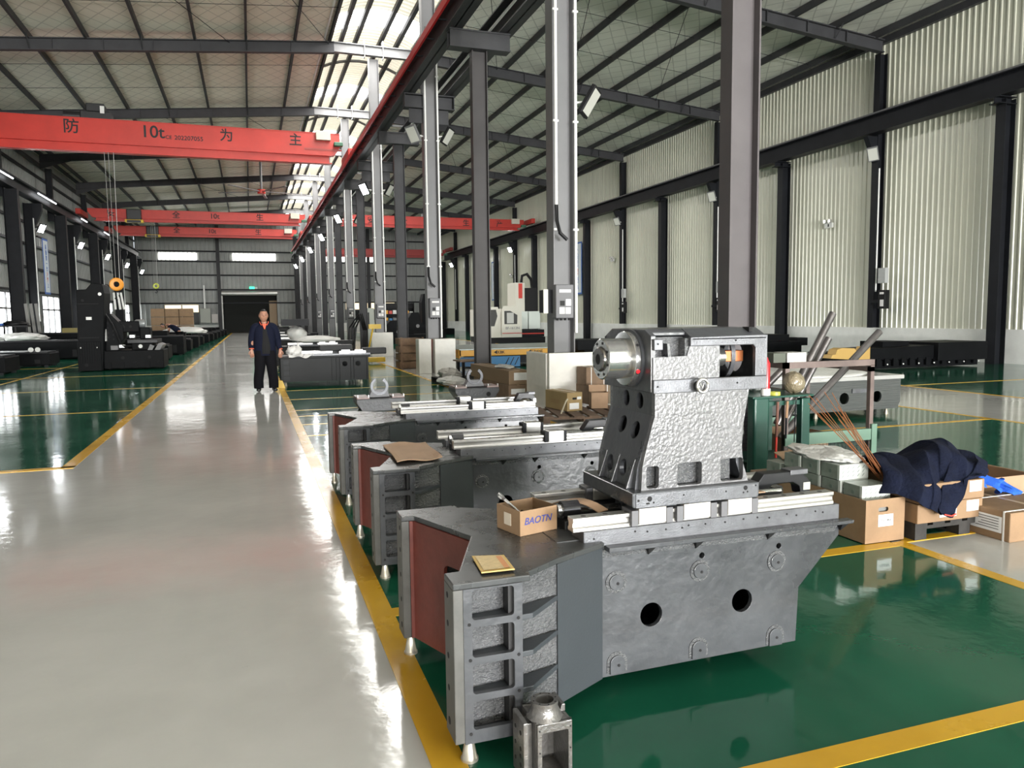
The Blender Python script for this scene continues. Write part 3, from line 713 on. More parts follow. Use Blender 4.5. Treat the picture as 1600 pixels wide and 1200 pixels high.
# left cheek follows the waist, with oval openings
def cheek(prof, y0, y1, holes, ths=.02):
    me = MB(); tot = [0]
    for (xa, za), (xb, zb) in zip(prof[:-1], prof[1:]): tot.append(tot[-1]+math.hypot(xb-xa, zb-za))
    pl_ = MB().plate([(y0, 0), (y1, 0)] + [(y1, s_) for s_ in tot[1:]] + [(y0, s_) for s_ in tot[1:][::-1]], holes, 0, ths, 'X')
    # cut in strips so that it can bend
    import bmesh
    bm = bmesh.new(); me_ = bpy.data.meshes.new('t'); me_.from_pydata(pl_.v, [], pl_.f); bm.from_mesh(me_)
    for s_ in tot[1:-1]: bmesh.ops.bisect_plane(bm, geom=bm.verts[:]+bm.edges[:]+bm.faces[:], plane_co=(0, 0, s_), plane_no=(0, 0, 1))
    bm.to_mesh(me_); bm.free()
    def f(v):
        d, y, s_ = v
        for k in range(len(tot)-1):
            if s_ <= tot[k+1]+1e-6 or k == len(tot)-2:
                u = (s_-tot[k])/(tot[k+1]-tot[k]); (xa, za), (xb, zb) = prof[k], prof[k+1]
                return (xa+(xb-xa)*u+d, y, za+(zb-za)*u)
    vs = [f(v.co) for v in me_.vertices]; fs = [tuple(p_.vertices) for p_ in me_.polygons]; bpy.data.meshes.remove(me_)
    return MB().add(vs, fs)
ov = lambda y, s_, ry, rs: [(y+ry*cos(2*pi*i/20), s_+rs*sin(2*pi*i/20)) for i in range(20)]
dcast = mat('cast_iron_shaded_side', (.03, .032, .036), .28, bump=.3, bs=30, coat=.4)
L_prof = [(1.44, .842), (1.45, .93), (1.475, 1.01), (1.50, 1.09), (1.515, 1.14), (1.515, 1.236)]
cheek(L_prof, 2.70, 3.05, [ov(2.80, .235, .035, .038), ov(2.92, .245, .035, .038), ov(2.80, .36, .03, .034), ov(2.92, .36, .03, .034), ov(2.82, .07, .03, .036), ov(2.94, .07, .03, .036)]).build('column_left_cheek', cast, t)
cheek([(1.945, .842), (1.918, .92), (1.91, .99), (1.915, 1.08), (1.928, 1.15), (1.94, 1.236)], 2.70, 3.05, []).build('column_right_cheek', cast, t)
for y in (2.735, 2.87, 2.99):
    MB().prism([(1.415, .842), (1.455, .842), (1.47, .96), (1.455, .96)], y-.007, y+.007).build('foot_rib', cast, t, bevel=.002)
MB().box(1.5, 1.9, 2.72, 2.74, .845, .95).box(1.54, 1.56, 2.70, 3.0, .845, 1.0).box(1.735, 1.75, 2.70, 3.0, .845, 1.0).box(1.6, 1.9, 2.7, 3.05, 1.0, 1.01).build('inner_web', cast_r, t)
# headstock
hx0, hx1, hy0, hy1 = 1.49, 2.02, 2.64, 3.08
o = [(1.492, 1.236), (2.018, 1.24), (2.018, 1.46), (1.985, 1.458), (1.66, 1.455), (1.645, 1.445), (1.645, 1.39), (1.63, 1.378), (1.492, 1.372)]
frame = [(hx0, 1.236), (hx1, 1.24), (hx1, 1.457), (1.985, 1.457), (1.665, 1.452), (1.665, 1.418), (1.81, 1.418), (1.95, 1.416), (1.96, 1.405), (1.96, 1.295), (1.95, 1.285), (hx0, 1.287)]
hs = t
fr = MB().plate([(hx0, 1.234), (hx1, 1.240), (hx1, 1.455), (1.66, 1.452), (1.66, 1.418), (1.505, 1.418), (1.505, 1.452), (hx0, 1.452)],
    [rrect(1.51, 1.645, 1.385, 1.41, .003), rrect(1.806, 1.958, 1.292, 1.414, .012)], hy0, hy0+.012)
MB().box(hx0, hx1, hy0, hy0+.02, 1.234, 1.288).build('lower_machined_strip', mach, t, bevel=.003)
MB().plate([(1.655, 1.418), (1.655, 1.453), (hx1, 1.458), (hx1, 1.288), (1.962, 1.288), (1.962, 1.405), (1.95, 1.418)], [], hy0, hy0+.02).build('upper_machined_strip', mach, t, bevel=.003)
MB().box(1.491, 1.53, hy0-.001, hy0+.02, 1.405, 1.449).build('corner_pad', mach, t, bevel=.003)
MB().plate([(1.495, 1.288), (1.80, 1.288), (1.80, 1.418), (1.66, 1.418), (1.648, 1.38), (1.495, 1.375)], [], hy0+.015, hy0+.035).build('rough_side', cast_col, t)
MB().box(1.495, 1.66, hy0+.07, hy0+.09, 1.37, 1.455).box(1.64, 1.66, hy0+.02, hy0+.09, 1.375, 1.45).build('pocket_wall', cast_r, t)
MB().box(1.5, 1.66, hy0+.03, hy0+.09, 1.366, 1.378).prism([(1.565, 1.375), (1.578, 1.375), (1.57, 1.43), (1.56, 1.43)], hy0+.02, hy0+.08).build('pocket_floor', cast, t)
tp = [(hy0, 1.452), (hy0+.075, 1.488), (hy1-.075, 1.488), (hy1, 1.452), (hy1, 1.44), (hy0, 1.44)]
MB().prism(tp, 1.66, 2.015, 'X').prism([(hy0+.05, 1.475), (hy0+.08, 1.487), (hy1-.07, 1.487), (hy1, 1.452), (hy1, 1.44), (hy0+.05, 1.46)], 1.49, 1.66, 'X').build('headstock_top', cast, t, bevel=.004)
MB().box(1.95, 1.965, hy0+.03, hy0+.075, 1.47, 1.4905).build('top_slot', hole_m, t)
mb = MB().prism([(y, z) for y, z in circ(2.86, 1.362, .06, 16)][::-1], 1.66, 1.665, 'X')
MB().box(hx0, hx1, hy1-.02, hy1, 1.236, 1.452).build('rear_side', cast, t)
o_end = [(hy0+.021, 1.236), (hy1-.021, 1.236), (hy1-.021, 1.452), (hy1-.075, 1.486), (hy0+.075, 1.486), (hy0+.021, 1.462)]
MB().plate(o_end, [circ(2.85, 1.362, .08, 24)], 1.488, 1.51, 'X').build('front_end_plate', cast, t, bevel=.003)
MB().plate(o_end, [circ(2.85, 1.362, .07, 24)], 1.998, 2.02, 'X').build('rear_end_plate', mach, t, bevel=.003)
MB().box(1.5, 2.0, hy0+.02, hy1-.02, 1.236, 1.25).build('headstock_floor', cast_s, t)
# inside the window: motor coupling and round web
MB().box(1.79, 1.80, hy0+.03, hy1-.03, 1.25, 1.43).build('inner_bulkhead', hole_m, t)
MB().cyl((1.80, 2.75, 1.365), (1.87, 2.75, 1.365), .04, 20).cyl((1.83, 2.75, 1.365), (1.84, 2.75, 1.365), .046, 20).build('coupling', chrome, t, smooth=True)
MB().box(1.87, 1.96, 2.72, 2.78, 1.345, 1.392).build('copper_block', mat('copper_brown', (.42, .14, .05), .4, .5), t, bevel=.003)
MB().lathe([(.105, 0), (.115, 0), (.115, .02), (.105, .02), (.105, 0)], (1.90, 2.83, 1.37), 'X', 28).build('bore_ring', mach, t, smooth=40)
mb = MB()
for x, z in ((1.507, 1.262), (1.875, 1.264), (1.507, 1.43), (1.865, 1.438)): disc(mb, x, hy0-.001, z, .004, 'Y', 8, .001)
mb.build('tapped_holes', hole_m, t, kind='stuff')
# spindle: flange, sleeve, nose
ax = (2.83, 1.366)
def sp(prof, name, m, n=40, lab=None): return MB().lathe(prof, (0, ax[0], ax[1]), 'X', n).build(name, m, t, smooth=30, label=lab)
sp([(.112, 1.474), (.120, 1.478), (.120, 1.50), (.08, 1.50), (.08, 1.474)], 'cast_collar', cast)
fl = sp([(.085, 1.452), (.110, 1.453), (.112, 1.456), (.112, 1.477), (.09, 1.477)], 'polished_flange', chrome)
sl = sp([(.06, 1.350), (.080, 1.350), (.084, 1.354), (.084, 1.454), (.06, 1.456)], 'spindle_sleeve', chrome, lab='polished cylindrical sleeve')
ns = sp([(.022, 1.347), (.022, 1.338), (.045, 1.338), (.05, 1.343), (.052, 1.351), (.03, 1.352)], 'spindle_nose', mat('dark_chrome', (.25, .24, .24), .18, .95))
MB().lathe([(.001, 1.3395), (.021, 1.3395), (.021, 1.341), (.001, 1.341)], (0, ax[0], ax[1]), 'X', 20).build('spindle_bore', hole_m, ns)
mb = MB()
for k in range(8):
    a = 2*pi*k/8+.3; disc(mb, 1.349, ax[0]+.068*cos(a), ax[1]+.068*sin(a), .006, 'X', 8, .001)
mb.build('socket_screws', hole_m, sl, kind='stuff')
mb = MB()
for k in range(6):
    a = 2*pi*k/6+2.6; p0 = Vector((1.467, ax[0]+.112*cos(a), ax[1]+.112*sin(a))); mb.cyl(p0, p0+Vector((0, .002*cos(a), .002*sin(a))), .006, 8)
mb.build('oil_ports', hole_m, fl, kind='stuff')
a = radians(205); p0 = Vector((1.467, ax[0]+.112*cos(a), ax[1]+.112*sin(a)))
MB().cyl(p0, p0+Vector((0, .004*cos(a), .004*sin(a))), .0085, 12).build('red_plug', mat('red_plastic', (.8, .02, .03), .4), fl)
nk = mat('nickel', (.40, .39, .37), .3, .8)
MB().cyl((1.69, hy0, 1.258), (1.69, hy0-.022, 1.258), .021, 20).build('eye_bolt_boss', mat('boss_dark', (.02, .02, .02), .4), t, smooth=40)
rg_ = MB().tube([(1.692+.024*cos(2*pi*k/24), hy0-.030, 1.262+.026*sin(2*pi*k/24)) for k in range(25)], .0065, 8).build('lifting_ring', nk, t, smooth=True)
MB().tube([(1.678, hy0-.0245, 1.25), (1.686, hy0-.0245, 1.272), (1.694, hy0-.0245, 1.252), (1.702, hy0-.0245, 1.27)], .002, 5).build('paint_mark', white, rg_)
# runner blocks
for a, b in ((1.433, 1.556), (1.638, 1.763), (1.848, 1.965)):
    for yc in (2.695, 3.125):
        r = MB().box(a, b, yc-.045, yc+.045, .712, .776).build('runner_block', mat('runner_cream', (.52, .49, .44), .4, .2, var=.08, vs=30), t, bevel=.002)
        mb = MB()
        for c in (a-.032, b+.002):
            mb = MB(); mb.box(c, c+.03, yc-.044, yc+.044, .706, .77)
            e = mb.build('end_cap', mat('end_cap_grey', (.12, .12, .13), .45), r, bevel=.002)
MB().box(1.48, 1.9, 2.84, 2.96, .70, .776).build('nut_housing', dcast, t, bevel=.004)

# ------------------------------------------------------------------ small things on the nearest beds
def carton(name, label, loc, rz, w, d, h, m=card, thick=.004, lid=None, group=None, flaps=()):
    """open-topped box centred on loc"""
    t = thing(name, label, 'box', loc, group); x, y, z = loc
    o = ORG[t.name]
    mb = MB(); mb.box(-w/2, w/2, -d/2, d/2, 0, thick)
    mb.box(-w/2, w/2, -d/2, -d/2+thick, thick, h).box(-w/2, w/2, d/2-thick, d/2, thick, h)
    mb.box(-w/2, -w/2+thick, -d/2+thick, d/2-thick, thick, h).box(w/2-thick, w/2, -d/2+thick, d/2-thick, thick, h)
    mb.v = [(a+x, b+y, c+z) for a, b, c in mb.v]
    mb.build('walls', m, t)
    for side, ang in flaps:
        f = MB()
        L_ = (w if side in 'fb' else d)-.004; dep = min(w, d)/2*.9
        f.box(-L_/2, L_/2, 0, dep, 0, thick)
        mm = Matrix.Rotation(radians(ang), 4, 'X'); f.xf(mm)
        if side == 'b': f.xf(Matrix.Translation((0, d/2, h)))
        elif side == 'f': f.xf(Matrix.Translation((0, -d/2, h)) @ Matrix.Rotation(pi, 4, 'Z'))
        elif side == 'r': f.xf(Matrix.Translation((w/2, 0, h)) @ Matrix.Rotation(-pi/2, 4, 'Z'))
        elif side == 'l': f.xf(Matrix.Translation((-w/2, 0, h)) @ Matrix.Rotation(pi/2, 4, 'Z'))
        f.v = [(a+x, b+y, c+z) for a, b, c in f.v]; f.build('flap', m, t)
    t.rotation_euler = (0, 0, rz)
    return t
def P3(t, dx, dy, dz): return ORG[t.name]+Vector((dx, dy, dz))
rzb = math.atan2(.049, .179)
cx, cy = .993+cos(rzb)*.093-sin(rzb)*.085, 2.829+sin(rzb)*.093+cos(rzb)*.085
bx = carton('parts_carton', 'Small open carton lettered BAOTN on the nearest bed head', (cx, cy, .661), rzb, .186, .17, .102)
text('lettering', 'BAOTN', .04, mat('print_violet', (.035, .05, .24), .6), bx, P3(bx, -.005, -.0862, .056), (pi/2, 0, 0), .0004, shear=.25, bold=.0004, sx=1.0)
MB().box(cx-.0942, cx-.0932, cy-.02, cy+.03, .69, .74).build('side_label', mat('label_tan', (.6, .52, .42), .7), bx)
wr_ = thing('wrench', 'Shiny open-end wrench lying in the BAOTN carton', 'wrench', (cx-.04, cy, .70))
mb = MB(); a0 = Vector((cx+.0, cy-.02, .70)); a1 = Vector((cx-.085, cy+.035, .783))
mb.tube([a0, a0.lerp(a1, .5), a1], [.006, .0055, .0075], 8)
d = (a1-a0).normalized(); q = d.to_track_quat('Y', 'Z')
jaw = [(-.006, 0), (.006, 0), (.018, .012), (.018, .03), (.009, .038), (.008, .018), (-.006, .016), (-.009, .036), (-.018, .028), (-.017, .011)]
jm = MB().prism(jaw, -.004, .004, 'Z'); jm.v = [tuple(a1 + q @ Vector(v)) for v in jm.v]; mb.add(jm.v, jm.f)
mb.build('wrench_body', mat('bright_chrome', (.8, .8, .8), .15, .95), wr_, smooth=40)
bolts = thing('bolts', 'Dark loose bolts in the bottom of the BAOTN carton', 'bolts', (cx, cy, .665), kind='stuff')
mb = MB()
for k in range(14):
    p = Vector((cx+random.uniform(-.06, .06), cy+random.uniform(-.05, .05), .69+random.uniform(-.02, .03)))
    e = Vector((random.uniform(-1, 1), random.uniform(-1, 1), random.uniform(-.3, .5))).normalized()
    mb.cyl(p, p+e*.035, .006, 6).cyl(p, p-e*.008, .011, 6)
mb.build('bolt_pile', black, bolts)
def sheet(name, label, cat, pts, z, m, th=.004, curl=0):
    cxx = sum(p[0] for p in pts)/4; cyy = sum(p[1] for p in pts)/4
    n = 8; vs = []
    A, B, C_, D = [Vector((*p, 0)) for p in pts]
    for k in (0, 1):
        for i in range(n+1):
            for j in range(n+1):
                u, v = i/n, j/n; p = A*(1-u)*(1-v)+B*u*(1-v)+C_*u*v+D*(1-u)*v
                e = max(abs(u-.5), abs(v-.5))*2
                vs.append((p.x, p.y, z+k*th+curl*(e**4)*(.6+.4*sin(7*u+5*v))))
    N = (n+1)**2; ix = lambda k, i, j: k*N+i*(n+1)+j; fs = []
    for i in range(n):
        for j in range(n):
            fs += [(ix(0,i,j), ix(0,i,j+1), ix(0,i+1,j+1), ix(0,i+1,j)), (ix(1,i,j), ix(1,i+1,j), ix(1,i+1,j+1), ix(1,i,j+1))]
    for i in range(n):
        fs += [(ix(0,i,0), ix(0,i+1,0), ix(1,i+1,0), ix(1,i,0)), (ix(0,i,n), ix(1,i,n), ix(1,i+1,n), ix(0,i+1,n)), (ix(0,0,i), ix(1,0,i), ix(1,0,i+1), ix(0,0,i+1)), (ix(0,n,i), ix(0,n,i+1), ix(1,n,i+1), ix(1,n,i))]
    o = MB().add(vs, fs).build(name, m); center(o, (cxx, cyy, z)); return tag(o, label, cat)
s1 = sheet('instruction_card', 'Small yellow-brown printed card lying on the nearest bed head', 'card', [(.716, 2.445), (.835, 2.44), (.848, 2.60), (.734, 2.63)], .668, mat('card_yellow', (.62, .42, .13), .6), .004)
MB().add([(.727, 2.455, .6745), (.825, 2.452, .6745), (.836, 2.592, .6745), (.742, 2.618, .6745)], [(0,1,2,3)]).build('printed_face', mat('card_print', (.62, .47, .24), .6, var=.25, vs=60, stretch=(1, 8, 1)), s1)
MB().add([(.802, 2.455, .6750), (.822, 2.4545, .6750), (.832, 2.585, .6750), (.812, 2.587, .6750)], [(0,1,2,3)]).build('orange_band', mat('card_orange', (.62, .27, .10), .6), s1)
s2 = sheet('cardboard_sheet', 'Flat brown sheet of cardboard lying on the second bed head', 'cardboard', [(.80, 4.50), (1.087, 4.53), (1.12, 5.16), (.825, 5.17)], .664, card_l, .006, .02)
# curved strip of cardboard leaning in the pan beside the screw bearing
mb = MB(); n = 10; vs = []
for k in range(n+1):
    u = k/n; x = 1.19+.13*u; y = 3.06-.27*u; z = .715+.05*sin(u*2.6)
    vs += [(x, y, z), (x+.05, y+.012, z+.004), (x+.05, y+.012, z), (x, y, z-.004)]
mb.add(vs, [(k*4+i, k*4+(i+1) % 4, k*4+4+(i+1) % 4, k*4+4+i) for k in range(n) for i in range(4)]+[(0,1,2,3), (n*4+3, n*4+2, n*4+1, n*4)])
o = mb.build('cardboard_strip', card_l, smooth=True); center(o, (1.25, 2.93, .70)); tag(o, 'Curved strip of cardboard across the pan of the nearest bed', 'cardboard')
o = sheet('cardboard_offcut', 'Small tan cardboard offcut under the right end of the saddle plate', 'cardboard', [(2.0, 2.74), (2.10, 2.74), (2.06, 2.9), (1.98, 2.92)], .765, card_l, .004)
# gearbox housing on the floor in front of the nearest bed
g = thing('gearbox_housing', 'Grey cast gearbox housing with round flanged mouth, on the floor before the nearest bed', 'casting', (.88, 2.26, 0))
gx0, gx1, gy = .832, .955, 2.22
gm = mat('housing_iron', (.17, .165, .16), .3, .5, var=.2, vs=20, bump=.15, bs=80)
MB().plate([(gx0, .004), (gx1, .004), (gx1, .215), (gx0, .215)], [rrect(gx0+.016, gx1-.014, .025, .185, .006)], gy, gy+.012).build('front_frame', gm, g, bevel=.002)
MB().box(gx0, gx0+.012, gy+.012, gy+.15, .004, .215).box(gx1-.012, gx1, gy+.012, gy+.15, .004, .215).box(gx0, gx1, gy+.14, gy+.152, .004, .215).box(gx0, gx1, gy+.012, gy+.15, .203, .215).box(gx0, gx1, gy+.01, gy+.15, .004, .012).build('shell', gm, g, bevel=.002)
MB().box(gx0-.045, gx0-.028, gy+.01, gy+.12, .02, .225).box(gx0-.03, gx0, gy+.05, gy+.10, .03, .20).build('side_flange', gm, g, bevel=.003)
mb = MB()
for z in (.07, .10, .125, .18): disc(mb, gx0-.0455, gy+.04, z, .008, 'X', 10, .001)
for z in (.07, .125, .18): disc(mb, gx0-.0455, gy+.09, z, .007, 'X', 10, .001)
mb.build('bolt_holes', hole_m, g, kind='stuff')
cc = (gx0+.048, gy+.06)
cn = MB().lathe([(.062, .215), (.055, .225), (.044, .25), (.046, .262), (.046, .27), (.031, .27), (.031, .225)], (cc[0], cc[1], 0), 'Z', 28).build('round_mouth', gm, g, smooth=35)
MB().lathe([(.0, .232), (.0305, .232), (.0305, .235), (0, .235)], (cc[0], cc[1], 0), 'Z', 20).build('bore', hole_m, cn)
mb = MB()
for k in range(8): disc(mb, cc[0]+.039*cos(k*pi/4), cc[1]+.039*sin(k*pi/4), .270, .003, 'Z', 6, .001)
for z in (.04, .12, .195): disc(mb, gx1-.007, gy-.0005, z, .003, 'Y', 6, .001); disc(mb, gx0+.008, gy-.0005, z, .003, 'Y', 6, .001)
mb.build('screw_holes', hole_m, cn, kind='stuff')
MB().prism([(gx1-.02, .215), (gx1, .215), (gx1, .24), (gx1-.012, .24)], gy+.06, gy+.15).build('lug', gm, g, bevel=.002)

# fourth machine, next to the walking man
def machine4(label, loc):
    base = Vector((0, 0, 0)); t = thing('machine_bed', label, 'machine bed', loc, 'further machine beds of the aisle row'); x, y, z = loc
    B = lambda a, b, c, d_, e, f: MB().box(x+a, x+b, y+c, y+d_, z+e, z+f)
    bm_ = mat('bed_dark', (.010, .011, .012), .5, spec=.25, var=.15, vs=2)
    fr = MB().plate([(x, z+.1), (x+.22, z+.1), (x+.22, z+.63), (x, z+.63)], [rrect(x+.06, x+.19, z+zz, z+zz+.09, .01) for zz in (.14, .26, .38, .50)], y, y+.02).build('ladder_frame', bm_, t)
    B(.03, .22, .03, .05, .1, .63).build('pocket_back', mat('bed_mid', (.02, .022, .024), .5, spec=.25), t)
    B(.22, 1.12, .05, .08, .1, .63).build('side_panel', bm_, t)
    MB().plate([(x+1.12, z+.1), (x+1.95, z+.1), (x+1.93, z+.63), (x+1.12, z+.63)], [circ(x+1.42, z+.48, .06), circ(x+1.72, z+.48, .06)], y+.06, y+.08).build('side_panel', bm_, t)
    for k in (1.12, 1.22, 1.30, 1.55, 1.62, 1.92): B(k, k+.03, .02, .07, .1, .63).build('rib', bm_, t)
    B(-.02, 2.0, .0, .9, .63, .68).build('top_plate', bm_, t, bevel=.01)
    B(.5, 2.0, .02, .1, .68, .72).build('rail_seat', mach, t); B(.5, 2.0, .75, .83, .68, .72).build('rail_seat', mach, t)
    B(1.3, 1.9, .03, .09, .72, .77).build('linear_rail', railm, t); B(.45, 1.2, .6, .68, .70, .77).build('linear_rail', railm, t)
    for k in (1.35, 1.65): B(k, k+.18, .0, .12, .72, .80).build('carriage_block', railm, t)
    B(.0, 1.93, .85, .9, .1, .63).build('rear_wall', bm_, t)
    B(.9, 1.65, .45, .8, .76, .90).build('saddle', bm_, t, bevel=.01)
    for a, b in ((.1, .2), (1.8, .2), (.1, .7), (1.8, .7)):
        MB().lathe([(.04, 0), (.02, .1)], (x+a, y+b, 0), 'Z', 12).build('levelling_foot', footm, t)
    return t
m4 = machine4('Dark ribbed machine bed beside the walking man, cloths lying on its end', (.60, 17.75, 0))
mb = MB(); mb.box(2.45, 3.0, 17.9, 18.2, .68, .83).build('motor_housing', black, m4, bevel=.02)
dk = [(24.0, .9), (31, .6), (37, 1.1), (44, .8), (51, .8), (58, .8), (66, .9)]
for k, (yy, sx) in enumerate(dk):
    m = copy_tree(m4, (.62, yy, 0), label=['Dark machine bed directly behind the walking man\'s, under clear film', 'Machine bed of the aisle row, third beyond the walking man', 'Machine bed of the aisle row, fourth beyond the walking man', 'Machine bed of the aisle row, fifth beyond the walking man', 'Machine bed of the aisle row, sixth beyond the walking man', 'Machine bed of the aisle row, seventh beyond the walking man', 'Farthest machine bed of the aisle row, near the end wall'][k])

# ------------------------------------------------------------------ overhead cranes
def glyph(parent, s, size, x, y, z, sx=1.0): return text('lettering', s, size, ink, parent, (x, y, z), (pi/2, 0, 0), .002, bold=size*.012, sx=sx)
def crane(label, y, x0, x1, z0, z1, words, hoist=None, grp='red overhead travelling cranes', dim=False):
    t = thing('overhead_crane', label, 'crane', ((x0+x1)/2, y, z0), grp)
    m = mat('crane_red_dark', (.34, .025, .02), .42) if dim else red
    zm = z0+(z1-z0)*.27
    mb = MB().box(x0+.6, x1-.6, y, y+.32, zm, z1).box(x0+.35, x1-.35, y-.03, y+.35, z1-.015, z1+.01)
    mb.prism([(x0+.35, z1), (x0+.6, z1), (x0+.6, zm), (x0+.35, zm+.35)], y, y+.32).prism([(x1-.35, z1), (x1-.6, z1), (x1-.6, zm), (x1-.35, zm+.35)], y, y+.32)
    mb.build('box_girder', m, t)
    mb = MB().box(x0+.8, x1-.8, y+.15, y+.17, z0, zm).box(x0+.7, x1-.7, y-.02, y+.34, z0-.02, z0+.02)
    mb.box(x0+.7, x1-.7, y-.01, y+.33, zm-.02, zm+.015); mb.build('lower_flange', m, t)
    for x in (x0, x1):
        e = MB().box(x-.14, x+.14, y-1.1, y+1.4, 8.22, 8.56).build('end_carriage', m, t, bevel=.02)
        mb = MB()
        for yy in (y-.85, y+1.15): mb.cyl((x-.06, yy, 8.34), (x+.06, yy, 8.34), .14, 14)
        mb.build('wheels', steel_d, e, kind='stuff')
    b = MB().box(x1-1.35, x1-.75, y-.22, y-.02, z1-.32, z1+.05).build('control_cabinet', mat('cream_cabinet', (.62, .58, .50), .5), t, bevel=.01)
    MB().box(x1-.62, x1-.25, y-.28, y-.02, z1-.55, z1-.38).build('travel_motor', mat('motor_green', (.05, .16, .10), .5), t, bevel=.03)
    for s_, xx, zz, sz in words: glyph(t, s_, sz, xx, y-.012, zz)
    if hoist is not None:
        hx, hz, hk, hs = hoist
        h = MB().box(hx-.32*hs, hx+.32*hs, y-.5, y-.1, z0+.05, z0+.5*hs+.05).build('hoist_body', mat('hoist_black', (.02, .02, .022), .4), t, bevel=.05)
        MB().box(hx-.4*hs, hx+.4*hs, y-.52, y-.05, z0-.12, z0+.06).build('hoist_frame', yellow, h, bevel=.02)
        MB().box(hx-.3*hs, hx+.3*hs, y-.54, y-.5, z0-.14, z0+.02).build('hoist_drum', MATS['hoist_black'], h)
    return t
c1 = crane('Nearest red crane lettered 10t with black characters, spanning the left hall', 34, -10.0, 4.28, 8.10, 9.34,
    [('防', -6.24, 8.97, .58), ('10t', -3.38, 8.95, .66), ('CE', -2.8, 8.79, .2), ('202207055', -2.05, 8.79, .24), ('为', -.62, 8.98, .54), ('主', 2.1, 8.97, .54)])
MB().box(2.45, 4.0, 33.98, 33.99, 8.62, 8.70).build('data_strip', mat('faded_print', (.38, .06, .05), .5), c1)
trl = MB().box(-6.0, -4.9, 34.45, 35.1, 9.36, 9.75).build('crab_motor', MATS.get('hoist_black') or mat('hoist_black', (.02, .02, .022), .4), c1, bevel=.04)
MB().box(-5.75, -5.1, 34.3, 34.9, 9.7, 10.0).build('crab_box', MATS['hoist_black'], trl, bevel=.03); MB().box(-5.25, -5.1, 34.25, 34.29, 9.62, 9.9).build('crab_label', white, trl)
MB().cyl((-6.6, 34.7, 9.55), (-6.0, 34.7, 9.55), .18, 16).build('crab_drum', MATS['hoist_black'], trl, smooth=True)
c2 = crane('Second red crane in the left hall, with black and yellow hoist, carrying five characters', 56, -10.0, 4.28, 7.96, 8.72,
    [('安', -8.3, 8.42, .5), ('全', -4.4, 8.42, .5), ('10t', -2.0, 8.42, .46), ('生', .9, 8.42, .5), ('产', 3.0, 8.42, .46)], (-6.9, 0, 0, 1.35))
c3 = crane('Third red crane in the left hall, partly behind the second crane', 66, -10.0, 4.28, 8.02, 8.75,
    [('全', -5.2, 8.46, .5), ('10t', -2.6, 8.46, .46), ('生', .9, 8.46, .5), ('产', 3.1, 8.46, .46)], (-6.9, 0, 0, 1.35))
c4 = crane('Red crane of the right hall, characters on its right end, seen between columns', 54, 5.45, 19.85, 7.80, 8.56,
    [('安', 8.2, 8.2, .5), ('全', 10.5, 8.2, .5), ('生', 15.05, 8.2, .5), ('产', 17.6, 8.2, .5)])
MB().box(11.9, 12.5, 54.1, 54.6, 8.5, 8.85).build('crab_motor', MATS['hoist_black'], c4, bevel=.04)
c5 = crane('Dark red crane at the far end of the right hall, before the lit strip windows', 78, 5.45, 19.85, 7.55, 8.35, [], None, dim=True)
def rope_hook(label, x, y, ztop, z, col, s, grp='crane hook blocks'):
    t = thing('hook_block', label, 'crane hook', (x, y, z), grp)
    r = MB()
    for dx in (-.13, -.02, .12): r.cyl((x+dx*s, y, z+.15), (x+dx*s*1.3, y, ztop), .012, 5)
    r.build('hoist_rope', mat('wire_rope', (.32, .32, .31), .4, .6), t, kind='stuff')
    MB().lathe([(.11*s, -.06*s), (.22*s, -.07*s), (.26*s, -.03*s), (.26*s, .03*s), (.22*s, .07*s), (.11*s, .06*s), (.11*s, -.06*s)], (x, y, z), 'Y', 24).build('sheave_guard', col, t, smooth=40)
    MB().tube([(x, y, z-.2*s), (x, y, z-.38*s), (x+.1*s, y, z-.5*s), (x+.02*s, y, z-.62*s), (x-.1*s, y, z-.55*s)], .035*s, 8).build('hook', steel_d, t, smooth=True)
    return t
h1 = rope_hook('Orange hook block on ropes above the tall black machine, holding white slings', -4.98, 34, 8.1, 2.95, mat('hook_orange', (.85, .33, .03), .4), 1.0)
rope_hook('Small yellow-green hook block hanging in front of the end wall', -5.85, 56, 8.0, 3.75, mat('hook_lime', (.55, .60, .08), .4), .75)
for k, (dx, rr) in enumerate(((-.12, .04), (.02, .045), (.13, .04))):
    o = MB().tube([(-4.98+dx, 34, 2.62), (-4.95+dx*1.1, 34, 2.3), (-4.92+dx*1.2, 34, 1.95)], rr, 7).build('lifting_sling', mat('sling_white', (.72, .72, .70), .7), smooth=True)
    center(o, (-4.98+dx, 34, 2.0)); tag(o, 'White lifting sling under the orange hook block, %s of three' % ('leftmost', 'middle', 'rightmost')[k], 'sling', 'slings on the orange hook')

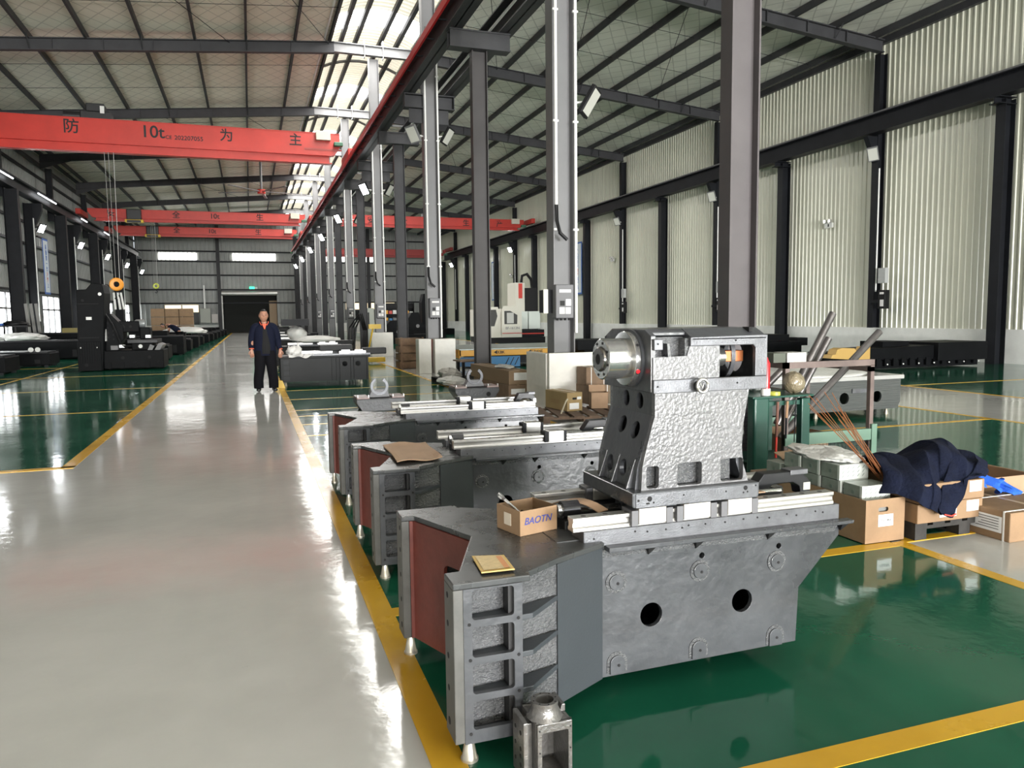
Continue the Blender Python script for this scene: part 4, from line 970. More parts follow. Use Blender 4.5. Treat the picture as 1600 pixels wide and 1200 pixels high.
# ------------------------------------------------------------------ lamps, boxes and signs on the columns
def flood(label, x, y, z, side, lit, grp):
    """side: -1 throws to the left hall, +1 to the right hall"""
    t = thing('floodlight', label, 'floodlight', (x, y, z), grp)
    MB().tube([(x, y, z), (x+side*.22, y-.05, z+.02)], .02, 6).build('arm', conduit_m, t)
    c = Vector((x+side*.30, y-.10, z+.02)); m = Matrix.Translation(c) @ Matrix.Rotation(side*radians(-45), 4, 'Z') @ Matrix.Rotation(side*radians(30), 4, 'Y') @ Matrix.Rotation(radians(-8), 4, 'X')
    b = MB().box(-.04, .04, -.17, .17, -.24, .24).xf(m).build('housing', black if lit or side > 0 else steel_l, t, bevel=.015)
    f = MB().box(.04*side-.006, .04*side+.006, -.14, .14, -.20, .20).xf(m).build('glass', lamp_on if lit else lamp_off, t)
    return t
for i, y in enumerate(vis_roof):
    yy = y+.2
    if i == 0: 
        flood('Unlit floodlight on the right side of the nearest roof column', 5.03, yy, 4.95, 1, False, 'column floodlights'); continue
    flood('%s floodlight on the left side of the roof columns, %s' % (ORD[i].capitalize(), 'lit' if i > 1 else 'unlit, tilted'), 4.68, yy, 6.45, -1, i > 1, 'column floodlights')
    flood('%s floodlight facing the right hall from the roof columns' % ORD[i].capitalize(), 5.03, yy, 6.45, 1, False, 'column floodlights')
for i, y in enumerate(vis_roof):
    flood('%s floodlight on the right wall columns, %s' % (ORD[i].capitalize(), 'lit' if i > 4 else 'unlit'), 20.0, y-.2, 6.7, -1, i > 4, 'right wall floodlights')
for i, y in enumerate(vis_crane):
    flood('%s lit floodlight on the left wall crane columns' % ORD[i].capitalize(), -9.97, y, 6.1, 1, True, 'left wall floodlights')
for k, (y0, y1) in enumerate(((36.8, 39.0), (43.2, 46.8), (53.3, 55.0), (61, 63))):
    o = MB().cyl((-9.53, y0, 7.72), (-9.53, y1, 7.72), .03, 8).build('tube_lamp', tube_on); center(o, (-9.45, y0, 7.9))
    tag(o, '%s lit tube lamp along the left wall runway beam' % ORD[k].capitalize(), 'tube lamp', 'tube lamps of the left wall'); 
gbox = mat('box_grey', (.13, .13, .14), .45); off = mat('label_offwhite', (.80, .78, .78), .6)
def ebox(label, x, y, z, s=1.0):
    t = thing('electrical_box', label, 'electrical box', (x, y, z), 'electrical boxes on the central columns')
    b = MB().box(x, x+.31, y-.16, y, z, z+.54).build('enclosure', gbox, t, bevel=.012)
    MB().box(x+.06, x+.26, y-.164, y-.16, z+.41, z+.46).build('name_strip', off, t)
    MB().box(x+.07, x+.15, y-.166, y-.16, z+.20, z+.28).build('switch', black, t)
    for k, (a, c) in enumerate(((.17, .20), (.06, .07), (.165, .07))): MB().box(x+a, x+a+.09, y-.165, y-.16, z+c, z+c+.105).build('notice', off, t)
    for k in range(4): MB().cyl((x+.05+.07*k, y-.08, z), (x+.05+.07*k, y-.08, z-.035), .022, 8).build('cable_gland', black, t)
    return t
e0 = ebox('Grey electrical box with white notices on the nearest roof column', 4.64, 11.53, 1.49)
for i, y in enumerate(vis_roof[1:6]):
    ebox('Grey electrical box with notices on the %s roof column' % ORD[i+1], 4.70, y+.06, 1.50)
t = thing('side_cabinet', 'Small white cabinet standing out from the left of the nearest roof column', 'electrical box', (4.55, 11.7, 1.6))
MB().box(4.52, 4.67, 11.55, 11.8, 1.58, 1.95).build('body', steel_d, t); MB().box(4.49, 4.57, 11.53, 11.55, 1.57, 1.96).build('door', mat('cab_cream', (.66, .65, .60), .5), t, bevel=.005)
for k, (y, z, ww) in enumerate(((20.5, 1.62, .0), (29.9, 1.6, 0), (39.2, 1.6, 0))):
    t = thing('wall_switch_box', 'Black switch box with white labels low on the %s right wall conduit' % ORD[k], 'electrical box', (20.0, y, z), 'switch boxes of the right wall')
    MB().box(19.9, 20.1, y-.5, y-.2, z, z+.62).build('enclosure', black, t, bevel=.01)
    MB().box(19.895, 19.9, y-.45, y-.28, z+.48, z+.55).box(19.895, 19.9, y-.45, y-.3, z+.08, z+.3).build('notice', off, t, kind='stuff')
    MB().box(19.99, 20.12, y-.4, y+.3, z+.2, z+.3).build('fixing', steel_d, t)
    MB().box(19.93, 20.08, y-.45, y-.15, z+.85, z+1.35).build('upper_box', mat('box_light', (.45, .46, .46), .5), t)
MB()
for k, y in enumerate((23.2, 41.0, 59.5)):
    t = thing('emergency_light', 'White twin-head emergency light, %s along the right wall panels' % ORD[k], 'emergency light', (20.38, y, 4.7), 'emergency lights of the right wall')
    MB().box(20.32, 20.40, y-.2, y+.2, 4.62, 4.8).build('case', white, t, bevel=.01)
    for d in (-.12, .12): MB().cyl((20.34, y+d, 4.85), (20.24, y+d, 4.86), .07, 12).build('lamp_head', mat('lamp_chrome', (.7, .7, .7), .2, .8), t)
    MB().box(20.315, 20.32, y-.04, y+.02, 4.66, 4.76).build('marking', black, t)
bann = mat('banner_white', (.70, .76, .82), .6); blue = mat('banner_blue', (.06, .16, .52), .6); redt = mat('banner_red', (.6, .05, .05), .6)
def banner(label, x, y0, y1, z0, z1, s, face):
    t = thing('banner', label, 'banner', (x, (y0+y1)/2, z0), 'long vertical wall banners')
    MB().box(x-.01, x+.01, y0, y1, z0, z1).build('cloth', blue, t)
    MB().box(x-face*-.012-.002, x+face*.012+.002, y0+.1, y1-.1, z0+.1, z1-.1).build('field', bann, t)
    n = len(s); st = (z1-z0-.6)/n
    for k, ch in enumerate(s):
        text('lettering', ch, st*.95, redt if k in (5, 6) else blue, t, (x+face*.03, (y0+y1)/2, z1-.3-st*(k+.5)), (pi/2, 0, -pi/2 if face < 0 else pi/2), .002, bold=.006)
banner('Blue-edged vertical banner on the right wall, nearer of the pair', 20.3, 45.3, 46.6, 2.85, 6.2, '人人重视质量提高产品', -1)
banner('Blue-edged vertical banner on the right wall, farther of the pair', 20.3, 63.2, 64.7, 2.85, 6.2, '安全生产人人有责', -1)
banner('White banner with blue characters hanging on the left wall by a window', -9.9, 45.0, 46.1, 2.9, 5.75, '质量第一客户至上', 1)
bn = [o for o in COL.objects if o.name.startswith('banner') and o.type == 'EMPTY'][-1]
MB().box(-10.0, -9.9, 44.2, 46.1, 5.72, 5.78).build('hanging_bar', steel_d, bn)
t = thing('exit_sign', 'Green lit exit sign above the roller door', 'sign', (.35, YF-.15, 4.75))
MB().box(.05, .55, YF-.2, YF-.15, 4.62, 4.86).build('panel', mat('exit_green', (.02, .6, .3), .4, emit=(.05, 1, .5), estr=1.5), t); MB().box(.6, .85, YF-.2, YF-.15, 4.62, 4.82).build('lamp_case', white, t)
t = thing('cable_end_cap', 'Bright green end of the red power bar near the far wall', 'bar end', (4.05, 78.2, 7.92)); MB().box(4.0, 4.1, 78.0, 78.5, 7.85, 8.0).build('cap', mat('lime', (.1, .8, .3), .4), t)
t = thing('ceiling_fan', 'Large ceiling fan with long blades under the left hall roof', 'fan', (1.0, 52, 10.2))
MB().cyl((1.0, 52, 9.6), (1.0, 52, 11.8), .07, 8).build('down_rod', steel_l, t); MB().cyl((1, 52, 9.45), (1, 52, 9.7), .25, 14).build('motor', red, t)
for k in range(5):
    a = 2*pi*k/5+.2; MB().cbox((1+1.5*cos(a), 52+1.5*sin(a), 9.58), (2.7, .18, .03), a).build('blade', steel_l, t)

# ------------------------------------------------------------------ masonry blocks round the roof column feet
def block(label, x0, x1, y0, y1, z1): 
    o = MB().box(x0, x1, y0, y1, 0, z1).build('masonry_block', board_w, bevel=.008); center(o, ((x0+x1)/2, (y0+y1)/2, 0)); tag(o, label, 'block', 'white blocks at the column feet')
block('Broad white block round the foot of the nearest roof column, cartons before it', 4.52, 5.36, 11.38, 11.46, .93)
block('Grey-white narrow return of the block at the nearest roof column foot', 4.50, 4.62, 11.48, 12.4, .92)
block('White block left of the second roof column foot, beside a leaning brown board', 4.26, 4.60, 20.2, 20.62, .93)
block('White block right of the leaning brown board at the second roof column', 4.68, 5.25, 20.1, 20.55, .93)
block('White block at the foot of the third roof column, a black cable across it', 4.42, 5.25, 29.7, 30.0, .93)
o = MB().cbox((4.63, 20.4, .45), (.05, .1, .95), 0, 0, radians(3)).build('leaning_board', mat('reddish_board', (.2, .07, .05), .6)); center(o, (4.63, 20.4, 0)); tag(o, 'Reddish-brown board wedged between two white blocks', 'board')

# ------------------------------------------------------------------ cartons and pallets in the aisle
wood = mat('pallet_wood', (.13, .085, .06), .8, var=.3, vs=6, bump=.3, bs=30); wood_d = mat('pallet_wood_dark', (.025, .023, .021), .75, var=.3, vs=6, bump=.2, bs=30)
def closed(name, label, loc, rz, w, d, h, m=card, grp=None, seam=True, labels=(), straps=False, cat='box'):
    t = thing(name, label, cat, loc, grp); x, y, z = loc
    MB().box(x-w/2, x+w/2, y-d/2, y+d/2, z, z+h).build('body', m, t, bevel=.006)
    if seam: MB().box(x-.02, x+.02, y-d/2-.001, y+d/2+.001, z+h, z+h+.0015).build('tape', mat('tape', (.55, .40, .24), .3), t)
    for face, a0, a1, z0, z1 in labels:
        if face == 'f': MB().box(x+a0, x+a1, y-d/2-.003, y-d/2, z+z0, z+z1).build('label_sheet', paper, t)
        if face == 'l': MB().box(x-w/2-.003, x-w/2, y+a0, y+a1, z+z0, z+z1).build('label_sheet', paper, t)
        if face == 'F':
            b = MB().box(x+a0, x+a1, y-d/2-.003, y-d/2, z+z0, z+z1).build('label_sheet', paper, t)
            n = 4; mb = MB()
            for k in range(n):
                zz = z+z0+(z1-z0)*(k+.3)/n; mb.box(x+a0+(a1-a0)*.5, x+a1-(a1-a0)*.08, y-d/2-.0045, y-d/2-.003, zz, zz+(z1-z0)*.14)
            mb.build('print', ink, b, kind='stuff')
    if straps:
        mb = MB()
        for s_ in (-.28, .28): mb.box(x+w*s_-.006, x+w*s_+.006, y-d/2-.003, y+d/2+.003, z, z+h+.003)
        mb.build('strap', white, t, kind='stuff')
    t.rotation_euler = (0, 0, rz); return t
def pallet(label, loc, rz, w, d, h=.13, m=wood, grp='wooden pallets'):
    t = thing('pallet', label, 'pallet', loc, grp); x, y, z = loc
    n = 6; bw = w/n*.72
    for k in range(n): MB().box(x-w/2+k*(w-bw)/(n-1), x-w/2+k*(w-bw)/(n-1)+bw, y-d/2, y+d/2, z+h-.022, z+h).build('board', m, t)
    for yy in (y-d/2, y-.05, y+d/2-.1): MB().box(x-w/2, x+w/2, yy, yy+.1, z+h-.045, z+h-.022).build('bearer', m, t); 
    for yy in (y-d/2, y-.05, y+d/2-.1):
        for xx in (x-w/2, x-.05, x+w/2-.1): MB().box(xx, xx+.1, yy, yy+.1, z+.02, z+h-.045).build('foot_block', m, t)
    for xx in (x-w/2, x-.05, x+w/2-.1): MB().box(xx, xx+.1, y-d/2, y+d/2, z, z+.02).build('skid', m, t)
    t.rotation_euler = (0, 0, rz); return t
pallet('Wooden pallet under the labelled carton before the broad white block', (4.55, 10.3, 0), -.2, 1.25, 1.15, .125)
rb_ = -.37
lc = closed('labelled_carton', 'Brown carton with handle hole and white label on the aisle pallet', (4.43, 10.58, .13), .13, .26, .66, .275, mat('carton_tan', (.33, .235, .11), .7, var=.08, vs=5), labels=(('f', -.09, .07, .03, .12), ('f', .04, .11, .17, .21)))
MB().prism(rrect(4.43-.04, 4.43+.03, .13+.17, .13+.20, .012), 10.58-.3335, 10.58-.329, 'Y').build('handle_hole', hole_m, lc)
for zz in (.10, .12, .14): MB().box(4.43-.1305, 4.43-.130, 10.5, 10.75, .13+zz, .13+zz+.008).build('print', mat('print_brown', (.28, .16, .08), .7), lc)
o = carton('small_carton', 'Small tan carton with raised flap right of the labelled carton', (4.97, 10.5, .13), -.25, .25, .22, .24, card_l, flaps=(('b', 80), ('r', -20)))
closed('strapped_carton', 'Lower strapped carton of the pair against the broad white block', (5.2, 11.15, .13), 0, .42, .5, .30, card_d, 'strapped cartons by the broad block', straps=True)
closed('strapped_carton', 'Upper strapped carton of the pair against the broad white block', (5.18, 11.15, .432), .04, .40, .34, .28, card_d, 'strapped cartons by the broad block', straps=True)
closed('labelled_bag', 'White labelled packet behind the small tan carton', (5.45, 10.9, .13), .2, .22, .12, .42, mat('packet', (.66, .58, .46), .6), labels=(('f', -.09, .09, .12, .3),), seam=False, cat='packet')
o = MB().tube([(4.15, 10.0, .14), (4.18, 9.9, .32), (4.2, 9.88, .36)], .012, 6).build('bent_strip', mat('strip_pale', (.6, .55, .42), .5)); center(o, (4.15, 10.0, .13)); tag(o, 'Thin pale strip leaning on the labelled carton', 'strip')
closed('long_carton', 'Lower long brown carton on the aisle floor behind the second bed', (4.62, 14.3, 0), 0, .40, 2.3, .27, card_d, 'long cartons in the aisle', labels=(('f', -.15, .12, .1, .2),))
closed('long_carton', 'Upper long brown carton, resting on the lower long one', (4.62, 14.4, .272), .02, .40, 2.4, .26, mat('card_mid', (.27, .185, .115), .7), 'long cartons in the aisle', labels=(('f', -.1, .17, .08, .22),))
o = thing('film_scrap', 'Crumpled clear film lying on the long cartons', 'plastic film', (4.62, 14.0, .535))
def blob(cx, cy, cz, rx, ry, rz_, seed, n=16, rough=.35, flat=0):
    rnd = random.Random(seed); ph = [rnd.uniform(0, 6.28) for _ in range(8)]; vs = []; fs = []
    for i in range(n+1):
        th_ = pi*i/n
        for j in range(2*n):
            p = pi*j/n; k = 1+rough*.4*(sin(3*p+ph[0]+2*th_)+.6*sin(5*p+ph[1])*sin(3*th_+ph[2])+.5*sin(8*p+ph[3]+5*th_)+.4*sin(11*th_+ph[4]-3*p))
            z = rz_*cos(th_)*k
            if flat and z < -flat*rz_: z = -flat*rz_
            vs.append((cx+rx*sin(th_)*cos(p)*k, cy+ry*sin(th_)*sin(p)*k, cz+z))
    m_ = 2*n
    for i in range(n):
        for j in range(m_): fs.append((i*m_+j, i*m_+(j+1) % m_, (i+1)*m_+(j+1) % m_, (i+1)*m_+j))
    return MB().add(vs, fs)
film = mat('clear_film', (.75, .75, .73), .12, spec=.8, alpha=.5, bump=.9, bs=22); film_w = mat('white_film', (.70, .70, .68), .25, bump=.8, bs=22, coat=.4); ragw = mat('white_rag', (.72, .71, .69), .85, bump=.5, bs=30)
blob(4.62, 14.0, .56, .16, .35, .035, 3).build('film', film_w, o, smooth=60)
pl_a = pallet('Dark pallet with stands and sacks beside the first bracket column', (4.5, 16.9, 0), .1, 1.0, 1.1, .14, wood_d)
t = thing('sack', 'Grey-white crumpled sack on the dark aisle pallet', 'sack', (4.2, 16.7, .15)); blob(4.2, 16.65, .25, .24, .3, .12, 5, flat=.8).build('cloth', mat('sack_cloth', (.45, .43, .40), .8, var=.3, vs=9, bump=.6, bs=20), t, smooth=60)
t = thing('stand', 'Low dark stand with a brown board top on the aisle pallet', 'stand', (4.75, 17.0, .14))
MB().box(4.45, 5.1, 16.65, 17.3, .5, .53).build('board_top', mat('board_brown', (.28, .2, .14), .7), t)
for a, b in ((4.55, 16.75), (5.0, 16.75), (4.55, 17.2), (5.0, 17.2)): MB().box(a-.03, a+.03, b-.03, b+.03, .14, .5).build('leg', black, t)
t = thing('rag_heap', 'Heap of white rags and yellow strips at the dark pallet edge', 'rags', (4.15, 16.2, .02)); blob(4.15, 16.25, .12, .3, .2, .1, 9, flat=.9).build('rag', ragw, t, smooth=60)
t = thing('wooden_crate', 'Stacked wooden crate standing beside the second roof column', 'crate', (4.45, 22.6, 0))
for k in range(4):
    MB().box(4.15, 4.85, 22.3, 22.34, .02+k*.23, .21+k*.23).build('board', mat('crate_wood', (.26, .16, .10), .7, var=.25, vs=4), t)
    MB().box(4.13, 4.17, 22.34, 23.0, .02+k*.23, .21+k*.23).build('board', MATS['crate_wood'], t)
for a in (4.15, 4.79): MB().box(a, a+.06, 22.28, 22.3, 0, .93).build('batten', MATS['crate_wood'], t)
MB().box(4.2, 4.8, 22.36, 22.98, 0, .9).build('contents', card_d, t)

# transfer cart, machining centre and right hall machines
orange = mat('cart_orange', (.75, .36, .02), .4); cblue = mat('cart_blue', (.03, .19, .42), .45)
t = thing('transfer_cart', 'Orange flat transfer cart with blue louvred side panel and black lettering', 'transfer cart', (7.8, 23, 0))
MB().box(5.72, 10.0, 21.5, 25.0, .53, .57).build('deck', mat('deck_steel', (.25, .28, .26), .35, .4), t)
MB().box(5.72, 10.0, 21.5, 21.56, .36, .55).box(5.72, 5.78, 21.5, 25.0, .3, .55).box(9.94, 10.0, 21.5, 25.0, .3, .55).build('side_beam', orange, t, bevel=.01, kind=None)
MB().box(6.62, 6.68, 21.49, 21.52, .06, .36).build('beam_leg', orange, t)
MB().box(6.70, 7.60, 21.49, 21.52, .02, .335).build('side_panel', cblue, t); MB().box(5.74, 6.55, 21.49, 21.52, .06, .335).build('side_panel', mat('cart_blue_dark', (.02, .09, .2), .5), t)
mb = MB()
for k in range(3):
    xx = 7.12+k*.15; mb.prism([(xx, .07), (xx+.025, .07), (xx+.145, .30), (xx+.12, .30)], 21.48, 21.49)
mb.build('louvre', ink, t, kind='stuff')
MB().box(6.75, 9.9, 21.8, 24.8, .1, .5).build('chassis', steel_d, t)
mb = MB()
for xx in (6.2, 9.4): mb.cyl((xx, 21.6, .15), (xx, 21.75, .15), .15, 16).cyl((xx, 24.7, .15), (xx, 24.85, .15), .15, 16)
mb.build('wheels', steel_d, t, kind='stuff')
text('lettering', '◀KBK', .12, ink, t, (6.95, 21.495, .455), (pi/2, 0, 0), .001, bold=.002); text('lettering', '◀CRANE', .11, ink, t, (8.1, 21.495, .46), (pi/2, 0, 0), .001, bold=.002)
cream = mat('machine_cream', (.66, .64, .57), .4)
t = thing('machining_centre', 'Cream machining centre with windowed enclosure, red stripe and tall column', 'machine tool', (14, 41, 0))
MB().prism([(12.42, .32), (12.42, 2.0), (12.9, 2.0), (13.02, 1.5), (12.8, .9), (13.15, .32)][::-1], 40.05, 42.5).build('side_cover', cream, t)
MB().prism([(12.44, .95), (12.68, .95), (12.86, 1.5), (12.78, 1.85), (12.44, 1.85)], 40.03, 40.06).build('side_window', MATS['window_dark'] if 'window_dark' in MATS else mat('window_dark', (.06, .06, .06), .15), t)
MB().plate([(13.1, .32), (14.27, .32), (14.27, 2.05), (13.2, 2.05), (13.1, 1.7)], [[(13.25, 1.05), (14.0, 1.05), (14.02, 1.55), (13.6, 1.78), (13.25, 1.78)]], 40.0, 40.06).build('front_door', cream, t)
f = MB().prism([(13.22, 1.02), (14.03, 1.02), (14.05, 1.56), (13.62, 1.81), (13.22, 1.81)], 40.01, 40.05).build('door_window', mat('window_dark', (.06, .06, .06), .15), t)
MB().box(13.4, 13.8, 40.0, 40.009, 1.1, 1.68).build('window_reflection', mat('pale_reflection', (.5, .5, .48), .4), f)  # pale plate on the glass, a reflection put into its colour
MB().box(13.12, 14.26, 39.985, 40.0, .53, .57).build('red_stripe', red, t)
text('lettering', 'BF-1613N', .2, mat('ink_grey', (.2, .2, .22), .5), t, (13.72, 39.99, .83), (pi/2, 0, 0), .001, bold=.002)
MB().box(12.42, 14.3, 40.2, 44, .32, 1.9).build('cabin', cream, t); MB().box(12.45, 15.7, 40.1, 44, 0, .32).build('plinth', black, t)
MB().box(14.3, 15.72, 40.3, 43, .33, .72).build('bed', steel_d, t); MB().box(14.3, 15.72, 40.28, 40.3, .47, .54).build('red_stripe', red, t)
MB().box(14.3, 15.0, 41.0, 43, .75, 1.75).box(15.05, 15.75, 41, 43, .75, 1.75).build('slide_cover', mat('cover_pale', (.7, .76, .72), .3), t, bevel=.02)
MB().box(14.45, 15.0, 41.5, 43, 1.75, 3.4).build('head_column', cream, t, bevel=.02); MB().box(14.62, 14.85, 41.48, 41.5, 2.5, 3.35).build('red_flash', red, t)
MB().box(15.0, 15.8, 41.6, 43, 1.75, 3.1).build('rear_column', black, t); MB().tube([(14.9, 41.8, 3.4), (14.95, 41.8, 3.8), (15.25, 41.8, 3.9), (15.5, 41.8, 3.6), (15.6, 41.8, 2.9)], .09, 8).build('cable_chain', black, t, smooth=True)

blk = mat('bed_black', (.006, .0065, .0075), .5, var=.2, vs=2, spec=.08); ply = mat('yellow_casting', (.52, .33, .10), .6)
t = thing('long_bed', 'Long black machine bed with yellow-faced end before the right wall, nearest of them', 'machine bed', (16.5, 16, 0), 'black beds of the right hall')
MB().prism([(14.9, .28), (19.0, .22), (19.0, .60), (17.3, .62), (15.0, .56)], 15.7, 16.7).build('bed_body', blk, t, bevel=.01)
MB().box(17.35, 19.1, 15.55, 16.9, .2, .69).build('end_housing', blk, t, bevel=.01); MB().box(19.1, 19.25, 15.9, 16.5, .3, .55).build('end_bracket', blk, t)
MB().box(15.9, 16.8, 16.0, 16.8, .58, .73).build('saddle', blk, t)
mb = MB()
for k in range(14): mb.box(15.1+k*.28, 15.25+k*.28, 15.66, 15.72, .10, .3)
mb.build('foot_pads', blk, t, kind='stuff')
MB().box(14.95, 19.0, 15.75, 16.6, .04, .25).build('base', blk, t)
mb = MB()
for k in range(8): mb.cyl((15.2+k*.53, 15.64, .15), (15.2+k*.53, 15.66, .15), .02, 8)
mb.build('bright_bolts', white, t, kind='stuff')
yv = MB().prism([(13.85, .36), (15.1, .28), (15.1, .62), (14.95, .64), (14.9, .55), (14.75, .40), (14.6, .60), (14.2, .62), (14.05, .58), (14.0, .46), (13.9, .45)][::-1], 15.6, 15.9).build('yellow_end', ply, t)
MB().box(13.9, 15.1, 15.9, 16.5, .05, .5).build('end_core', blk, t)
t = thing('long_bed', 'Black machine bed with stepped top along the right wall, behind the wrapped bed', 'machine bed', (15, 20, 0), 'black beds of the right hall')
MB().box(13.6, 16.6, 20, 21.2, .0, .62).box(14.6, 16.2, 20.1, 21.1, .62, .84).box(16.6, 17.0, 20.2, 21, .47, .72).build('bed_body', blk, t, bevel=.01, kind=None)
t = thing('long_bed', 'Low black bed seen left of the spindle, in the right hall', 'machine bed', (10.5, 21, 0), 'black beds of the right hall')
MB().box(9.0, 13.2, 20.4, 21.6, .5, .8).build('bed_top', blk, t, bevel=.01); MB().box(9.3, 12.8, 20.6, 21.4, .0, .5).build('bed_base', blk, t)
# wrapped grey bed
wrapm = mat('wrapped_grey', (.065, .07, .07), .25, bump=.6, bs=9, coat=.5, stretch=(.4, 1, 6)); 
t = thing('wrapped_bed', 'Grey machine bed wrapped in clear film, three round holes in its side', 'machine bed', (7.8, 10, 0))
MB().plate([(6.0, .10), (9.1, .10), (9.16, .20), (9.16, .58), (6.0, .58)], [circ(8.72, .29, .085), circ(8.12, .285, .085), circ(7.55, .28, .085)], 8.85, 8.88).build('side_wall', wrapm, t)
MB().box(6.0, 9.14, 9.2, 11.2, .10, .55).build('core', mat('core_dark', (.05, .05, .05), .6), t)
MB().box(9.13, 9.16, 8.88, 11.2, .1, .58).build('end_wall', wrapm, t)
top = blob(7.55, 10.05, .60, 1.62, 1.25, .10, 21, 20, .12, flat=.5); top.build('film_cover', film_w, t, smooth=60)
MB().box(6.0, 9.2, 8.82, 11.2, .54, .60).build('top_rim', mat('film_grey', (.38, .38, .37), .2, bump=.6, bs=15, coat=.5), t, bevel=.01)
MB().box(8.25, 8.55, 8.83, 8.85, .36, .42).build('name_plate', mach, t)
for x in (6.4, 7.7, 9.0): MB().lathe([(.035, 0), (.012, .1)], (x, 8.95, 0), 'Z', 10).build('levelling_foot', footm, t)

# ------------------------------------------------------------------ steel rack with pipes, green tool cart
rackm = mat('rack_brown_grey', (.15, .11, .10), .45, var=.2, vs=5); lgreen = mat('beam_pale_green', (.13, .22, .165), .5); pipem = mat('steel_pipe', (.13, .12, .12), .3, .6, var=.2, vs=6)
t = thing('steel_rack', 'Brown-grey steel rack frame holding leaning pipes, pale green lower beam', 'rack', (5.8, 7.0, 0))
X0, X1, Ya, Yb = 5.20, 6.36, 6.5, 7.5
for x in (X0, X1-.05):
    for y in (Ya, Yb): MB().box(x, x+.05, y, y+.05, 0, .97).build('post', rackm, t)
MB().box(X0, X1, Ya, Ya+.05, .965, 1.03).build('top_rail', rackm, t); MB().box(X0, X1, Yb, Yb+.05, .965, 1.03).build('top_rail', rackm, t)
MB().box(X0, X0+.05, Ya, Yb, .965, 1.03).build('side_rail', rackm, t); MB().box(X1-.05, X1, Ya, Yb, .9, .95).build('side_rail', rackm, t)
MB().box(X0, X0+.05, Ya, Yb, .7, .75).build('side_rail', rackm, t)
MB().box(X0, X1, Ya-.02, Ya+.03, .16, .28).build('lower_beam', lgreen, t); MB().box(X0, X1, Yb, Yb+.05, .2, .3).build('lower_beam', lgreen, t)
MB().box(X1-.04, X1+.03, Ya-.03, Ya+.03, 0, .33).build('beam_post', lgreen, t)
mb = MB()
for k in range(24): mb.cyl((X0+.05*k, Ya, 0), (X0+.05*k, Ya, .16), .0025, 4)
for k in range(4): mb.cyl((X0, Ya, .01+.045*k), (X1, Ya, .01+.045*k), .0025, 4)
mb.build('wire_mesh', steel_d, t, kind='stuff')
pp = [((6.05, 6.8, 1.53), (5.30, 6.75, .35)), ((6.16, 6.98, 1.25), (5.60, 6.98, .35)), ((6.85, 6.95, 1.31), (5.30, 6.7, .20)), ((5.75, 7.1, 1.0), (5.3, 7.2, .55))]
names = ['Steepest thick steel pipe leaning in the rack, its open end highest', 'Steel pipe just behind the steepest one in the rack', 'Thick steel pipe leaning over the rack top at a lower slant', 'Short steel pipe low inside the rack']
for k, (a, b) in enumerate(pp):
    a, b = Vector(a), Vector(b); tt = thing('steel_pipe', names[k], 'pipe', b, 'steel pipes in the rack'); d = (a-b).normalized()
    p0 = b; mb = MB(); mb.cyl(b, a, .040, 20, cap=False).cyl(b, a, .034, 20, cap=False)
    mb.build('tube_wall', pipem, tt, smooth=True)
    q = d.to_track_quat('Z', 'Y'); r = MB(); n = 20
    vs = [a+q @ Vector((rr*cos(2*pi*i/n), rr*sin(2*pi*i/n), 0)) for rr in (.040, .034) for i in range(n)]
    r.add(vs, [(i, (i+1) % n, n+(i+1) % n, n+i) for i in range(n)]); r.build('cut_rim', mach, tt)
o = MB().box(5.22, 5.46, 6.5, 6.72, 1.03, 1.13).build('stone_block', mat('stone_speckled', (.52, .51, .49), .5, var=.3, vs=25), bevel=.004); center(o, (5.34, 6.6, 1.03)); tag(o, 'Pale speckled rectangular block lying on the rack corner', 'block')
o = MB().box(5.05, 5.2, 6.5, 6.75, 1.03, 1.13).build('dark_block', mat('olive_dark', (.08, .09, .07), .6), bevel=.004); center(o, (5.12, 6.6, 1.03)); tag(o, 'Dark olive block beside the pale speckled block', 'block')
t = thing('wrapped_bundle', 'Round bundle in brownish film on the green cart', 'bundle', (5.02, 6.15, .755)); blob(5.02, 6.15, .86, .105, .105, .105, 31, 14, .12).build('film_ball', mat('brown_film', (.24, .20, .13), .22, bump=1.0, bs=30, coat=.6), t, smooth=60)
tg = mat('cart_green', (.006, .055, .038), .35)
t = thing('tool_cart', 'Dark green tool cart with hanging handles, behind the spindle column', 'tool cart', (4.8, 6.3, 0))
MB().box(4.46, 4.63, 6.0, 6.12, 0, .75).build('front_post', tg, t, bevel=.02); MB().box(5.0, 5.10, 6.0, 6.08, 0, .72).build('front_post', tg, t, bevel=.01)
MB().box(4.5, 4.6, 6.54, 6.62, 0, .74).build('rear_post', tg, t); MB().box(5.0, 5.08, 6.54, 6.62, 0, .74).build('rear_post', tg, t)
MB().box(4.44, 5.14, 6.0, 6.62, .735, .755).build('top_shelf', tg, t, bevel=.005); MB().box(4.5, 5.1, 6.02, 6.6, .10, .12).build('lower_shelf', tg, t)
MB().box(4.63, 5.0, 6.03, 6.06, .66, .70).build('cross_bar', tg, t)
mb = MB()
for k in range(10): mb.cyl((4.65+.04*k, 6.56, .14), (4.65+.04*k, 6.56, .7), .003, 4)
for k in range(12): mb.cyl((4.62, 6.56, .16+.045*k), (5.02, 6.56, .16+.045*k), .003, 4)
mb.build('wire_mesh', steel_d, t, kind='stuff')
